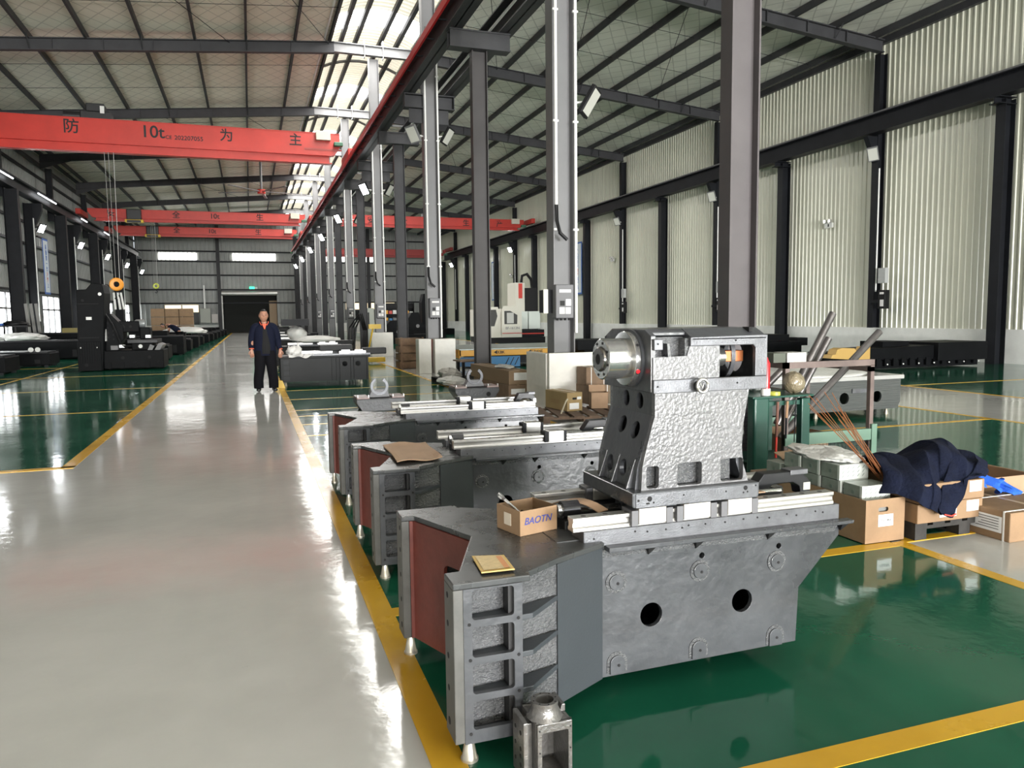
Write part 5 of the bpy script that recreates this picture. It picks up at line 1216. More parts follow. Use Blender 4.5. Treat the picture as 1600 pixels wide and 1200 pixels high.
for nm, lb, x, z0, z1, m_, r_ in (('brush_handle', 'Brown and red long tool handle hanging in the green cart', 4.72, .16, .70, mat('handle_brown', (.16, .07, .05), .5), .014), ('hammer_handle', 'Plain wooden tool handle hanging in the green cart', 4.83, .34, .70, mat('handle_wood', (.30, .17, .09), .5), .013), ('thin_rod', 'Thin dark rod hanging in the green cart', 4.93, .30, .70, steel_d, .006)):
    q = thing(nm, lb, 'tool', (x, 6.02, z0), 'tools hanging in the green cart'); MB().tube([(x-.01, 6.0, z0+.2), (x, 6.0, z1)], r_, 8).build('shaft', m_, q)
    MB().tube([(x-.012, 6.0, z0), (x-.01, 6.0, z0+.2)], r_*.8, 8).build('grip', red if nm == 'brush_handle' else steel_d, q)
t = thing('spray_can', 'Red cylinder with a white base standing on the green cart corner', 'cylinder', (4.655, 6.1, .756)); MB().cyl((4.655, 6.1, .756), (4.655, 6.1, .82), .045, 20).build('base', white, t, smooth=40)
MB().lathe([(.038, .82), (.038, 1.06), (.02, 1.10), (.015, 1.12)], (4.655, 6.1, 0), 'Z', 20).build('body', mat('can_red', (.4, .012, .02), .3), t, smooth=40)
t = thing('tape_roll', 'Yellow-green roll of tape on the green cart top', 'tape', (4.73, 6.04, .756)); MB().lathe([(.03, .756), (.05, .756), (.05, .79), (.03, .79), (.03, .756)], (4.73, 6.06, 0), 'Z', 20).build('ring', mat('tape_yellow', (.5, .5, .08), .4), t, smooth=40)
t = thing('white_cloth', 'White crumpled bag beside the red cylinder on the cart', 'bag', (4.78, 6.4, .756)); blob(4.76, 6.4, .88, .08, .08, .12, 41, 12, .3, flat=.9).build('plastic', film_w, t, smooth=60)
t = thing('film_bag', 'Pale plastic bag hanging left of the green cart', 'bag', (4.34, 6.2, .25)); blob(4.41, 6.2, .42, .06, .08, .12, 42, 12, .3).build('plastic', film_w, t, smooth=60)
carton('bright_carton', 'Open light cardboard tray in the rack behind the wire mesh', (5.6, 6.95, .02), 0, .6, .6, .22, card_l)

# ------------------------------------------------------------------ carton pile at the right
hb = thing('handle_carton', 'Tall open brown carton with handle hole and white label, tile boxes in it', 'box', (3.96, 4.28, 0))
HX0, HX1, HY0, HY1, HZ = 3.80, 4.13, 3.92, 4.80, .30
w = .006
fr = MB().plate([(HX0, .003), (HX1, .003), (HX1, HZ), (HX0, HZ)], [rrect(3.905, 3.99, .215, .245, .013)], HY0, HY0+w).build('front_wall', card, hb)
MB().box(HX0, HX0+w, HY0+w, HY1, .003, HZ).build('left_wall', card, hb); MB().box(HX1-w, HX1, HY0+w, HY1, .003, HZ-.01).build('right_wall', card, hb); MB().box(HX0, HX1, HY1-w, HY1, .003, HZ).box(HX0, HX1, HY0, HY1, .003, .008).build('back_and_base', card_d, hb)
lb_ = MB().box(3.905, 4.03, HY0-.003, HY0, .115, .195).build('label_sheet', paper, hb)
text('lettering', '产品合格证', .018, ink, lb_, (3.968, HY0-.004, .155), (pi/2, 0, 0), .0004)
MB().box(HX0+.01, HX1-.01, HY0+.02, HY1-.02, .02, .265).build('packing', mat('packing_grey', (.2, .2, .19), .8), hb)
tbx = mat('tile_box_green', (.22, .25, .22), .35, var=.18, vs=8, coat=.3); tprint = mat('tile_box_print', (.13, .17, .15), .5)
def tilebox(label, x, y, z, w_, d_, h_=.105):
    t = thing('tile_box', label, 'box', (x+w_/2, y+d_/2, z), 'small grey-green boxes in the tall carton')
    MB().box(x, x+w_, y, y+d_, z, z+h_).build('carton_body', tbx, t, bevel=.004)
    mb = MB()
    for r in range(3):
        for c in range(5):
            xx = x+.02+c*(w_-.03)/5; zz = z+.018+r*(h_-.02)/3; mb.prism([(xx, zz), (xx+.006, zz), (xx+.022, zz+.018), (xx+.016, zz+.018)], y-.0012, y)
    mb.build('diagonal_print', tprint, t, kind='stuff')
    MB().cyl((x-.0012, y+d_/2, z+h_/2), (x, y+d_/2, z+h_/2), .014, 10).build('round_mark', tprint, t)
    MB().box(x-.0008, x+w_+.0008, y-.001, y+.02, z, z+h_+.0008).build('clear_tape', mat('tape_clear', (.55, .58, .55), .2), t)
z1 = .27
tilebox('Front tile box lying alone at the front of the tall carton', 3.84, 4.0, z1, .24, .17)
tilebox('Lower tile box just behind the front one, under the top layer', 3.83, 4.19, z1, .24, .18)
tilebox('Lower tile box second from the front under the top layer', 3.83, 4.39, z1, .24, .18)
tilebox('Lower tile box third from the front under the top layer', 3.83, 4.59, z1, .24, .18)
tilebox('Top-layer tile box nearest the front, beside the copper rods', 3.83, 4.20, z1+.108, .25, .18)
tilebox('Top-layer tile box in the middle, under the plastic film', 3.83, 4.40, z1+.108, .24, .18)
tilebox('Top-layer tile box at the back, under the plastic film', 3.83, 4.60, z1+.108, .24, .18)
tilebox('Rearmost tile box behind the pile, lower than the film', 3.86, 4.85, z1, .22, .18)
closed('plain_carton', 'Plain brown carton holding up the rearmost tile box', (3.98, 5.0, 0), 0, .33, .36, .268, card_d, seam=False)
t = thing('plastic_film', 'Crumpled clear film lying over the tile boxes', 'plastic film', (4.0, 4.55, .49)); blob(3.98, 4.52, .505, .17, .33, .045, 52, 22, .28, flat=.5).build('film', film_w, t, smooth=60)
o = sheet('cardboard_flap', 'Loose light cardboard flap behind the plastic film', 'cardboard', [(3.95, 4.95), (4.35, 4.85), (4.5, 5.2), (4.1, 5.25)], .378, card_l, .004, .01)
cop = mat('copper_rod', (.42, .16, .07), .35, .6)
rr = random.Random(5)
for k in range(14):
    bx_ = 4.13+rr.uniform(-.035, .035); by_ = 4.1+rr.uniform(-.04, .04); L_ = rr.uniform(.55, .80); tz = rr.uniform(.52, .66); ty = rr.uniform(.0, .25)
    d = Vector((-.60+rr.uniform(-.05, .05), ty, tz*1.28)).normalized(); a = Vector((bx_, by_, .385))
    o = MB().cyl(a, a+d*L_, .0026, 5).build('copper_rod', cop); center(o, a); tag(o, 'Thin copper-coloured rod of the bundle leaning over the tile boxes', 'rod', 'copper rods leaning over the tile boxes')
pallet('Dark plastic pallet under the two labelled flat cartons', (4.62, 4.45, 0), 0, .88, 1.15, .12, wood_d)
closed('flat_carton', 'Lower flat brown carton with white labels on the dark pallet', (4.46, 4.3, .122), 0, .58, .9, .132, card, 'flat labelled cartons', labels=(('F', -.10, .05, .03, .095), ('f', .14, .25, .05, .125)))
closed('flat_carton', 'Upper flat brown carton with white labels, under the navy jacket', (4.47, 4.3, .256), 0, .58, .9, .132, card, 'flat labelled cartons', labels=(('F', .0, .09, .03, .095), ('f', .15, .26, .05, .125)))
# jacket: draped cloth with folds
navy = mat('navy_cloth', (.006, .0085, .022), .9, spec=.15, bump=.4, bs=60, var=.3, vs=8)
t = thing('jacket', 'Navy blue work jacket thrown over the flat cartons', 'jacket', (4.6, 4.3, .39))
def drape(fn, nu, nv, th_, mat_, name, par):
    vs = []; fs = []
    for k in (0, 1):
        for i in range(nu+1):
            for j in range(nv+1):
                p = fn(i/nu, j/nv); vs.append((p[0], p[1], p[2]-k*th_))
    N = (nu+1)*(nv+1); ix = lambda k, i, j: k*N+i*(nv+1)+j
    for i in range(nu):
        for j in range(nv): fs += [(ix(0,i,j), ix(0,i+1,j), ix(0,i+1,j+1), ix(0,i,j+1)), (ix(1,i,j), ix(1,i,j+1), ix(1,i+1,j+1), ix(1,i+1,j))]
    for i in range(nu): fs += [(ix(0,i,0), ix(1,i,0), ix(1,i+1,0), ix(0,i+1,0)), (ix(0,i,nv), ix(0,i+1,nv), ix(1,i+1,nv), ix(1,i,nv))]
    for j in range(nv): fs += [(ix(0,0,j), ix(0,0,j+1), ix(1,0,j+1), ix(1,0,j)), (ix(0,nu,j), ix(1,nu,j), ix(1,nu,j+1), ix(0,nu,j+1))]
    return MB().add(vs, fs).build(name, mat_, par, smooth=80)
def interp(pts, u):
    for (a, b), (c, d_) in zip(pts[:-1], pts[1:]):
        if u <= c: 
            w_ = (u-a)/(c-a); w_ = w_*w_*(3-2*w_); return b+(d_-b)*w_
    return pts[-1][1]
RG = [(4.13, .52), (4.26, .535), (4.40, .50), (4.52, .545), (4.64, .59), (4.77, .595), (4.90, .54), (5.02, .49), (5.15, .40)]
HG = [(3.98, 4.0, .325), (4.05, 3.92, .335), (4.12, 3.80, .30), (4.20, 3.79, .25), (4.29, 3.79, .20), (4.40, 3.79, .205), (4.49, 3.80, .28), (4.56, 3.83, .405), (4.70, 3.84, .42)]
def lerp_tab(T, u):
    q = u*(len(T)-1); k = min(len(T)-2, int(q)); w_ = q-k; w_ = w_*w_*(3-2*w_); return [a+(b-a)*w_ for a, b in zip(T[k], T[k+1])]
def jk(u, v):
    rx_, rz_ = lerp_tab(RG, u); hx_, hy_, hz_ = lerp_tab(HG, u)
    if v < .6:
        w_ = v/.6; c = sin(w_*pi/2); x = hx_+(rx_-hx_)*w_; y = hy_+(4.2-hy_)*w_**1.4; z = hz_+(rz_-hz_)*c
    else:
        w_ = (v-.6)/.4; x = rx_+.03*w_; y = 4.2+.35*w_; z = rz_+(.39-rz_)*w_*w_
    f = .010*sin(19*u+5*v)+.012*sin(11*u-8*v+1)+.008*sin(33*u+12*v*u)+.010*sin(7*v+21*u*v)
    e = min(1, v*5)
    return (x+.012*sin(9*v+4*u), y-.02*abs(sin(8*u+3*v))*e-.6*f, z+f*(.3+.7*e))
drape(jk, 96, 48, .012, navy, 'jacket_body', t)
def slv(u, v):
    a = 2*pi*v; c = [Vector((4.66, 3.98, .48)), Vector((4.55, 3.90, .42)), Vector((4.42, 3.82, .33)), Vector((4.33, 3.77, .225))]
    s_ = u*3; k = min(2, int(s_)); w_ = s_-k; p = c[k].lerp(c[k+1], w_); r_ = .082-.02*u+.006*sin(11*u+3*a)
    return (p.x+r_*cos(a)*.9, p.y+.5*r_*sin(a), p.z+r_*sin(a)*.75)
vs = []; nu, nv = 22, 16
for i in range(nu+1):
    for j in range(nv): vs.append(slv(i/nu, j/nv))
fs = [(i*nv+j, i*nv+(j+1) % nv, (i+1)*nv+(j+1) % nv, (i+1)*nv+j) for i in range(nu) for j in range(nv)]+[tuple(range(nv)), tuple(range(nu*nv, nu*nv+nv))]
MB().add(vs, fs).build('sleeve', navy, t, smooth=80)
MB().tube([(4.285, 3.745, .205), (4.33, 3.73, .195), (4.385, 3.745, .20)], .005, 6).build('red_piping', mat('piping_red', (.65, .06, .04), .6), t)
# blue cloth
t = thing('blue_cloth', 'Bright blue rag hanging over the light open carton', 'cloth', (4.98, 4.25, .33)); bluec = mat('blue_cloth', (.015, .11, .55), .8, bump=.3, bs=50)
def bc(u, v):
    x = 4.88+.42*u; z = .46-.22*u+.0; zz = z-.14*v*(1-.5*u)-.02*sin(14*u)
    return (x+.02*sin(8*v+3*u), 4.03+.05*sin(17*u+3*v)+.14*(1-v)*(1-u), zz)
drape(bc, 26, 14, .008, bluec, 'rag', t)
carton('light_carton', 'Open light-coloured carton behind the blue rag', (5.33, 4.5, 0), 0, .8, .55, .27, card_l, flaps=(('b', -25), ('r', -30)))
sbx = closed('strapped_box', 'Heavy brown box with straps and a large label at the right edge', (5.05, 3.93, 0), 0, .66, .62, .20, card, labels=(('l', -.25, -.02, .05, .16),))
mb = MB()
for y_ in (3.66, 4.0): mb.box(4.717, 5.383, y_, y_+.012, 0, .2035)
mb.build('white_strap', white, sbx, kind='stuff')
mb = MB()
for k in range(5): mb.box(4.7155, 4.717, 3.70, 3.69+.18-.02*(k % 3), .07+k*.018, .074+k*.018)
mb.build('label_print', ink, sbx, kind='stuff')

# ------------------------------------------------------------------ small castings in the aisle bay
def saddle_casting(label, x, y, z0, s, c_on=True, rz=0):
    t = thing('saddle_casting', label, 'casting', (x, y, z0), 'low castings with open rings')
    dk_ = mat('casting_dark', (.045, .047, .052), .4, bump=.3, bs=30)
    mb = MB().prism([(-.5*s, .18*s), (-.38*s, 0), (.38*s, 0), (.5*s, .18*s), (.5*s, .26*s), (-.5*s, .26*s)], -.3*s, .3*s); mb.v = [(a+x, b+y, c+z0) for a, b, c in mb.v]; mb.build('body', dk_, t, bevel=.01)
    for dx in (-.36, .36):
        MB().box(x+(dx-.13)*s, x+(dx+.13)*s, y-.28*s, y+.28*s, z0+.26*s, z0+.30*s).build('slide_pad', mat('pad_pinkish', (.30, .22, .21), .4, var=.2, vs=9), t, bevel=.004)
        for q in (-.11, .11): MB().box(x+(dx+q-.008)*s, x+(dx+q+.008)*s, y-.29*s, y-.2*s, z0+.30*s, z0+.34*s).build('lug', railm, t)
    r0, r1 = .13*s, .185*s; a0, a1 = radians(120), radians(420)
    o_ = [(x+r1*cos(a0+(a1-a0)*k/24), z0+.50*s+r1*sin(a0+(a1-a0)*k/24)) for k in range(25)] + [(x+r0*cos(a1-(a1-a0)*k/24), z0+.50*s+r0*sin(a1-(a1-a0)*k/24)) for k in range(25)]
    MB().prism(o_, y-.12*s, y-.06*s).build('open_ring', mach, t)
    MB().prism([(x-.22*s, z0+.28*s), (x+.22*s, z0+.28*s), (x+.15*s, z0+.42*s), (x-.15*s, z0+.42*s)], y-.10*s, y+.1*s).build('ring_foot', mat('foot_grey', (.16, .16, .17), .4), t)
    mb = MB(); disc(mb, x+.25*s, y-.30*s, z0+.12*s, .05*s, 'Y', 14, .002); mb.build('bore', hole_m, t)
    return t
saddle_casting('Dark casting with open ring on the green floor, left of the pair', 1.98, 12.7, .0, .80)
q = saddle_casting('Grey casting with open ring on timber blocks, right of the pair', 3.60, 12.6, .12, .78)
for dx in (-.2, .2): MB().box(3.60+dx-.05, 3.60+dx+.05, 12.4, 12.8, 0, .12).build('timber_block', wood, q)

# ------------------------------------------------------------------ left hall
t = thing('black_machine', 'Tall black boring machine with stepped column and long bed, left of the path', 'machine tool', (-3.9, 26.5, 0))
MB().prism([(-4.93, .02), (-4.28, .02), (-4.13, 2.35), (-4.17, 2.62), (-4.45, 2.66), (-4.62, 2.46), (-4.88, 2.45)], 25.8, 26.9).build('column', blk, t, bevel=.02)
MB().box(-4.93, -4.3, 25.74, 25.8, .02, .9).build('column_foot', blk, t, bevel=.01)
mb = MB()
for k in range(9): mb.box(-4.88+.065*k, -4.86+.065*k, 25.72, 25.74, .25, .88)
mb.build('ribs', blk, t, kind='stuff')
MB().box(-4.65, -4.5, 25.76, 25.8, 1.55, 1.64).build('name_plate', white, t); q = MB(); disc(q, -4.30+.05, 25.79, 2.32, .05, 'Y', 14, .004); q.build('emblem', white, t)
q = MB(); disc(q, -4.72, 25.79, 2.13, .04, 'Y', 14, .004); q.build('bore', hole_m, t)
q = MB()
for xx in (-4.83, -4.4): disc(q, xx, 25.73, .72, .02, 'Y', 10, .004)
q.build('bright_bolts', white, t, kind='stuff')
b = MB().box(-4.28, -2.60, 26.0, 27.4, .05, .60).build('bed', blk, t, bevel=.02)
mb = MB()
for k in range(5): mb.box(-4.2+.36*k, -4.08+.36*k, 25.95, 26.02, .06, .24)
mb.build('foot_pads', blk, t, kind='stuff')
MB().box(-3.6, -2.75, 25.95, 27.2, .82, .93).build('table', mat('bed_dark2', (.018, .019, .022), .45, spec=.3), t, bevel=.01)
MB().box(-3.5, -2.9, 26.1, 27, .60, .82).build('saddle', blk, t, bevel=.02)
MB().prism([(-4.25, .60), (-3.95, .60), (-3.75, .95), (-3.75, 1.35), (-4.1, 1.75), (-4.25, 1.75)], 26.3, 27.0).build('slanted_frame', blk, t)
mb = MB()
for k in range(5): disc(mb, -4.17, 26.29, 1.0+.15*k, .03, 'Y', 10, .004); disc(mb, -4.02, 26.29, .95+.13*k, .025, 'Y', 10, .004)
mb.build('holes', hole_m, t, kind='stuff')
MB().box(-3.95, -3.3, 26.4, 27.1, 1.15, 1.5).box(-3.3, -3.0, 26.4, 27.0, .93, 1.3).build('head', blk, t, bevel=.03, kind=None)
q = MB().lathe([(.001, 0), (.13, 0), (.13, -.25), (.09, -.3), (.001, -.3)], (-3.15, 26.6, 1.42), 'X', 18); q.build('spindle', mat('film_steel', (.4, .42, .43), .3, .5), t, smooth=40)
MB().box(-4.1, -3.9, 26.2, 26.4, .62, .75).build('motor', steel_l, t)
MB().box(-4.86, -4.33, 25.785, 25.8, 1.0, 1.03).box(-4.86, -4.3, 25.785, 25.8, 2.02, 2.04).build('panel_line', hole_m, t, kind='stuff')
q = MB()
for xx, zz, r_ in ((-4.7, .2, .05), (-3.75, .38, .05), (-3.0, .38, .05), (-2.75, .22, .04), (-3.4, .2, .06), (-3.75, 1.33, .05), (-3.55, 1.33, .04)): disc(q, xx, 25.985 if zz < 1 and xx > -4.3 else (25.74 if xx < -4.3 else 26.39), zz, r_, 'Y', 12, .006)
q.build('openings', hole_m, t, kind='stuff')
MB().tube([(-4.2, 26.2, 1.75), (-4.0, 26.1, 1.4), (-3.8, 26.1, .8), (-3.6, 26.0, .66)], .03, 6).build('cable', black, t, smooth=True)
MB().box(-4.27, -4.2, 26.1, 26.3, .9, 2.35).build('white_duct', conduit_m, t)
for xx, zz in ((-3.85, .68), (-3.55, .98), (-3.1, .97)): MB().box(xx, xx+.16, 26.05, 26.25, zz, zz+.1).build('covered_block', MATS['film_steel'] if 'film_steel' in MATS else steel_l, t, bevel=.01)
MB().prism([(-2.85, .6), (-2.7, .6), (-2.62, .75), (-2.74, .8)], 26.0, 27.2).prism([(-3.05, .6), (-2.92, .6), (-2.85, .72), (-2.97, .78)], 26.0, 27.2).build('guard_fins', steel_l, t, kind='stuff')
q = MB(); disc(q, -3.25, 26.05, .72, .06, 'Y', 14, .004); q.build('ring', white, t)
# low bed castings in front of the left windows
def low_casting(label, x0, x1, y0, y1, h, m=blk):
    t = thing('low_casting', label, 'casting', ((x0+x1)/2, (y0+y1)/2, 0), 'low dark bed castings of the left hall')
    MB().box(x0, x1, y0, y1, .06, h).build('body', m, t, bevel=.02)
    MB().box(x0+.08, x1-.08, y0+.1, y1-.1, h, h+.05).build('slideways', mat('bed_dark2', (.03, .032, .036), .4), t)
    mb = MB(); n = max(2, int((x1-x0)/.6))
    for k in range(n): mb.box(x0+(x1-x0)*(k+.3)/n, x0+(x1-x0)*(k+.55)/n, y0-.02, y0+.02, .12, h*.55)
    mb.build('recesses', hole_m, t, kind='stuff')
    for xx in (x0+.1, x1-.2):
        for yy in (y0+.1, y1-.2): MB().box(xx, xx+.12, yy, yy+.12, 0, .06).build('foot', steel_d, t)
    return t
t = low_casting('Low dark bed casting nearest at the left edge, below the window glare', -9.2, -6.72, 25.4, 26.9, .50)
t = low_casting('Low dark bed casting with pale sheet on top, left of the black machine', -9.6, -6.42, 29.2, 30.6, .45)
MB().box(-9.5, -7.2, 29.3, 30.4, .50, .52).build('pale_sheet', mat('sheet_pale', (.6, .63, .66), .25), t)
q = MB()
for xx in (-6.95, -6.75): q.lathe([(.05, 0), (.08, 0), (.08, .03), (.05, .03)], (xx, 29.15, .58), 'Y', 16)
q.build('ring', white, t, kind='stuff')
low_casting('Long dark casting on blocks beyond the pale-topped one', -9.4, -5.6, 34.0, 35.6, .72)
t = low_casting('Dark casting with a brassy motor, against the left wall windows', -9.4, -6.0, 38.5, 40.2, .95)
MB().box(-7.9, -7.2, 38.4, 39, 1.0, 1.2).build('motor', mat('brass_dull', (.25, .2, .05), .5), t)
t = thing('wrapped_casting', 'White plastic film heaped on the castings by the left windows', 'plastic film', (-8.3, 34.5, .78)); blob(-8.4, 34.3, .9, .8, .5, .17, 61, 18, .25, flat=.7).build('film', film_w, t, smooth=60)
t = thing('small_stand', 'Dark stand with black bags in front of the left window', 'stand', (-9.3, 36, 0))
for k in range(4): MB().box(-9.9+.4*k, -9.84+.4*k, 36, 36.06, 0, 1.35).build('leg', black, t)
MB().box(-9.95, -8.6, 35.9, 36.5, 1.3, 1.36).build('shelf', black, t)
blob(-9.1, 36.2, 1.42, .45, .3, .14, 63, 12, .2, flat=.6).build('bag', black, t, smooth=60); MB().box(-9.9, -9.5, 35.9, 36.3, 1.36, 1.46).build('blue_case', blue, t)
t = thing('leaning_planks', 'White planks leaning on the left wall column', 'planks', (-9.1, 39, 0))
for k in range(3): MB().cbox((-9.3+.2*k, 39.0, 1.15), (.12, .05, 2.3), 0, 0, radians(-4)).build('plank', mat('plank_grey', (.3, .3, .29), .6), t)
# row of castings along the path on the left
rows = [(-4.2, 31.2, .55), (-4.0, 35.5, .8), (-4.0, 39.6, .55), (-3.9, 43.6, .6), (-3.9, 47.8, .5), (-3.8, 52, .55), (-3.7, 56, .5), (-3.6, 60, .5), (-3.5, 64, .5), (-3.4, 69, .5), (-3.3, 74, .5)]
sp_ = None
for k, (x, y, h) in enumerate(rows):
    t = low_casting('%s dark casting in the row left of the grey path' % ['Nearest', 'Second', 'Third', 'Fourth', 'Fifth', 'Sixth', 'Seventh', 'Eighth', 'Ninth', 'Tenth', 'Farthest'][k], x-1.2, x+1.25, y, y+1.5, h)
    t['group'] = 'row of castings left of the path'
    MB().box(x-.9, x+.6, y+.3, y+1.2, h+.05, h+.25).build('saddle', blk, t, bevel=.02)
    if k == 0:
        q = MB()
        for xx in (.75, .95): q.lathe([(.06, 0), (.09, 0), (.09, .03), (.06, .03)], (x+xx, y-.04, h-.0), 'Y', 16)
        q.build('ring', white, t, kind='stuff')
t = thing('wrapped_casting', 'Clear film over the fifth casting of the left row', 'plastic film', (-3.6, 48, .8)); blob(-3.6, 48.2, .8, 1.2, .7, .28, 71, 18, .15, flat=.3).build('film', film_w, t, smooth=60)
k = 0
for ix_ in range(3):
    for iz in range(4):
        for iy in range(1):
            x = -6.15+ix_*.86; z = .02+iz*.56
            o = MB().box(x, x+.82, 55.0, 55.9, z, z+.53).build('stacked_carton', card, bevel=.01); center(o, (x+.41, 55.5, z))
            tag(o, 'Brown carton in the tall stack before the end wall, %s column, %s row' % (('left', 'middle', 'right')[ix_], ('bottom', 'second', 'third', 'top')[iz]), 'box', 'tall stack of brown cartons')
            MB().box(x+.02, x+.8, 54.985, 55.0, z+.24, z+.27).build('tape', mat('tape_dark', (.25, .15, .09), .5), o)
t = thing('wall_cabinet', 'Grey electrical cabinet on the end wall beside the dark window', 'cabinet', (-4.4, 85.8, 1.2)); MB().box(-4.9, -3.9, 85.5, 85.85, 1.1, 2.6).build('enclosure', mat('cab_grey', (.45, .46, .42), .5), t, bevel=.02); MB().box(-4.5, -4.35, 85.6, 85.8, 2.6, 5.0).build('duct', conduit_m, t)
MB().box(-3.8, -3.2, 85.6, 85.85, 1.1, 2.0).build('notice_box', mat('cab_pale', (.6, .56, .54), .5), t)

# things between the columns in the far aisle
t = thing('grey_locker', 'Tall grey-green cabinet with slots between the far columns', 'cabinet', (5.5, 36, 0)); MB().box(4.95, 5.5, 36, 36.6, 0, 1.95).build('body', mat('locker_green', (.35, .37, .32), .5), t, bevel=.01)
MB().box(5.03, 5.1, 35.985, 36, 1.0, 1.75).box(5.2, 5.27, 35.985, 36, 1.0, 1.75).build('slots', black, t, kind='stuff')
t = thing('storage_shelf', 'Dark shelf of coloured bins at the far end of the right hall', 'shelf', (10.8, 60, 0))
MB().box(9.9, 9.95, 60, 60.6, 0, 2.6).box(12.3, 12.35, 60, 60.6, 0, 2.6).build('upright', black, t, kind='stuff')
for k in range(5): MB().box(9.9, 12.35, 60, 60.6, .2+.5*k, .24+.5*k).build('shelf_board', black, t)
MB().box(9.9, 12.35, 60.58, 60.6, 0, 2.6).build('back', black, t)
rr = random.Random(8); cols_ = [cblue, red, yellow, orange, white, steel_l]
for k in range(4):
    for j in range(7):
        x = 10.0+.33*j; z = .245+.5*k
        o = MB().box(x, x+.26, 60.05, 60.4, z, z+rr.uniform(.15, .3)).build('storage_bin', rr.choice(cols_)); center(o, (x+.13, 60.2, z)); tag(o, '%s bin on the %s board of the dark far shelf' % (['Leftmost', 'Second', 'Third', 'Middle', 'Fifth', 'Sixth', 'Rightmost'][j], ['lowest', 'second', 'third', 'top'][k]), 'bin', 'bins on the far shelf')
for k, (x, y, h, w_) in enumerate(((12.6, 56, 3.2, 1.0), (10.6, 50, 1.8, 1.4), (8.2, 44, 1.3, 1.6), (14.6, 62, 3.4, 1.2))):
    t = thing('black_boring_machine', ['Tall black machine frame behind the second bracket column', 'Middle-sized black machine frame in the far right hall', 'Low black machine frame in the far right hall', 'Farthest tall black machine frame in the right hall'][k], 'machine', (x, y, 0), 'black machine frames of the right hall')
    MB().prism([(x-w_/2, 0), (x+w_/2, 0), (x+w_/2, h*.5), (x+w_*.1, h*.6), (x, h), (x-w_*.35, h), (x-w_/2, h*.8)], y, y+1).build('frame', blk, t, bevel=.02)
    MB().box(x-w_, x+w_*1.2, y-.4, y+1.4, 0, .5).build('bed', blk, t)
    mb = MB(); disc(mb, x-.1, y-.01, h*.5, .12, 'Y', 12, .01); mb.build('ring', steel_l, t)
t = thing('wrapped_spindle_unit', 'Machine head in clear film above the second aisle bed', 'machine head', (1.2, 24.5, .8))
blob(1.35, 24.5, 1.05, .30, .35, .22, 81, 14, .15).build('film', film_w, t, smooth=60); MB().box(.9, 1.7, 24.2, 24.8, 1.3, 1.5).build('cover', steel_d, t)
t = thing('white_sheet', 'White cloth sheet over the second aisle bed', 'cloth', (1.8, 24.3, .72)); blob(1.9, 24.3, .86, .75, .3, .12, 83, 16, .2, flat=.6).build('cloth', ragw, t, smooth=60)
t = thing('cloth', 'White cloth bundle with peaks on the bed end beside the walking man', 'cloth', (.95, 17.9, .69)); blob(.92, 17.95, .79, .17, .2, .11, 85, 16, .35, flat=.8).build('rag', ragw, t, smooth=60)
MB().lathe([(.06, .72), (.03, .9), (.0, 1.02)], (1.0, 17.95, 0), 'Z', 10).lathe([(.05, .72), (.03, .86), (.0, .93)], (.80, 17.95, 0), 'Z', 10).build('peak', ragw, t, smooth=60, kind='stuff')
t = thing('cloth', 'Pinkish-white rag hanging over the front edge beside the walking man', 'cloth', (1.05, 17.75, .69)); 
def rg(u, v): return (.78+.55*u, 17.72+.22*v+.02*sin(15*u), .715-.07*max(0, 1-3*v)*(.6+.4*sin(11*u))+.02*sin(9*u+5*v))
drape(rg, 20, 10, .008, ragw, 'rag', t)
t = thing('cable_reel', 'Black upright hose loops behind the aisle beds', 'hose', (3.1, 26, 0))
for k in range(3): MB().tube([(3.0+.1*k, 26, .02), (3.15+.1*k, 26, 1.2), (3.45+.06*k, 26, 1.65), (3.6+.05*k, 26, 1.1), (3.5+.05*k, 26, .02)], .035, 7).build('hose', black, t, smooth=True)
t = thing('yellow_jack', 'Yellow pallet jack standing between the far aisle beds', 'pallet jack', (3.7, 25.5, 0)); MB().tube([(3.6, 25.5, .1), (3.85, 25.5, 1.2)], .03, 6).build('handle', yellow, t); MB().box(3.4, 4.2, 25.3, 25.7, .05, .2).build('body', yellow, t, bevel=.02); MB().box(3.7, 4.1, 25.4, 25.6, 1.15, 1.3).build('grip', yellow, t)
t = thing('floor_brush', 'Small yellow and black foot at the corner of the bed beside the man', 'foot guard', (.52, 17.6, 0)); MB().prism([(.44, 0), (.68, 0), (.62, .16), (.5, .18)], 17.5, 17.65).build('guard', yellow, t)

# ------------------------------------------------------------------ people
import bmesh
def skin(name, verts, edges, radii, m, parent, sub=2, root=0, off=(0, 0, 0), rz=0):
    me = bpy.data.meshes.new('t'); R_ = Matrix.Translation(off) @ Matrix.Rotation(rz, 4, 'Z')
    me.from_pydata([tuple(R_ @ Vector(v)) for v in verts], edges, []); ob = bpy.data.objects.new('t', me); COL.objects.link(ob)
    s_ = ob.modifiers.new('s', 'SKIN'); s_.branch_smoothing = .6; s_.use_smooth_shade = True
    if not me.skin_vertices: me.attributes
    for i, r_ in enumerate(radii):
        rr_ = r_ if isinstance(r_, tuple) else (r_, r_); me.skin_vertices[0].data[i].radius = rr_
        me.skin_vertices[0].data[i].use_root = (i == root)
    u = ob.modifiers.new('u', 'SUBSURF'); u.levels = sub; u.render_levels = sub
    dg = bpy.context.evaluated_depsgraph_get(); ev = ob.evaluated_get(dg); ne = bpy.data.meshes.new_from_object(ev); ne.name = name
    bpy.data.objects.remove(ob)
    o0 = ORG[parent.name]; ne.transform(Matrix.Translation(-o0)); ne.materials.clear(); ne.materials.append(m)
    for p in ne.polygons: p.use_smooth = True
    o = bpy.data.objects.new(name, ne); COL.objects.link(o); o.parent = parent; ORG[o.name] = o0; return o
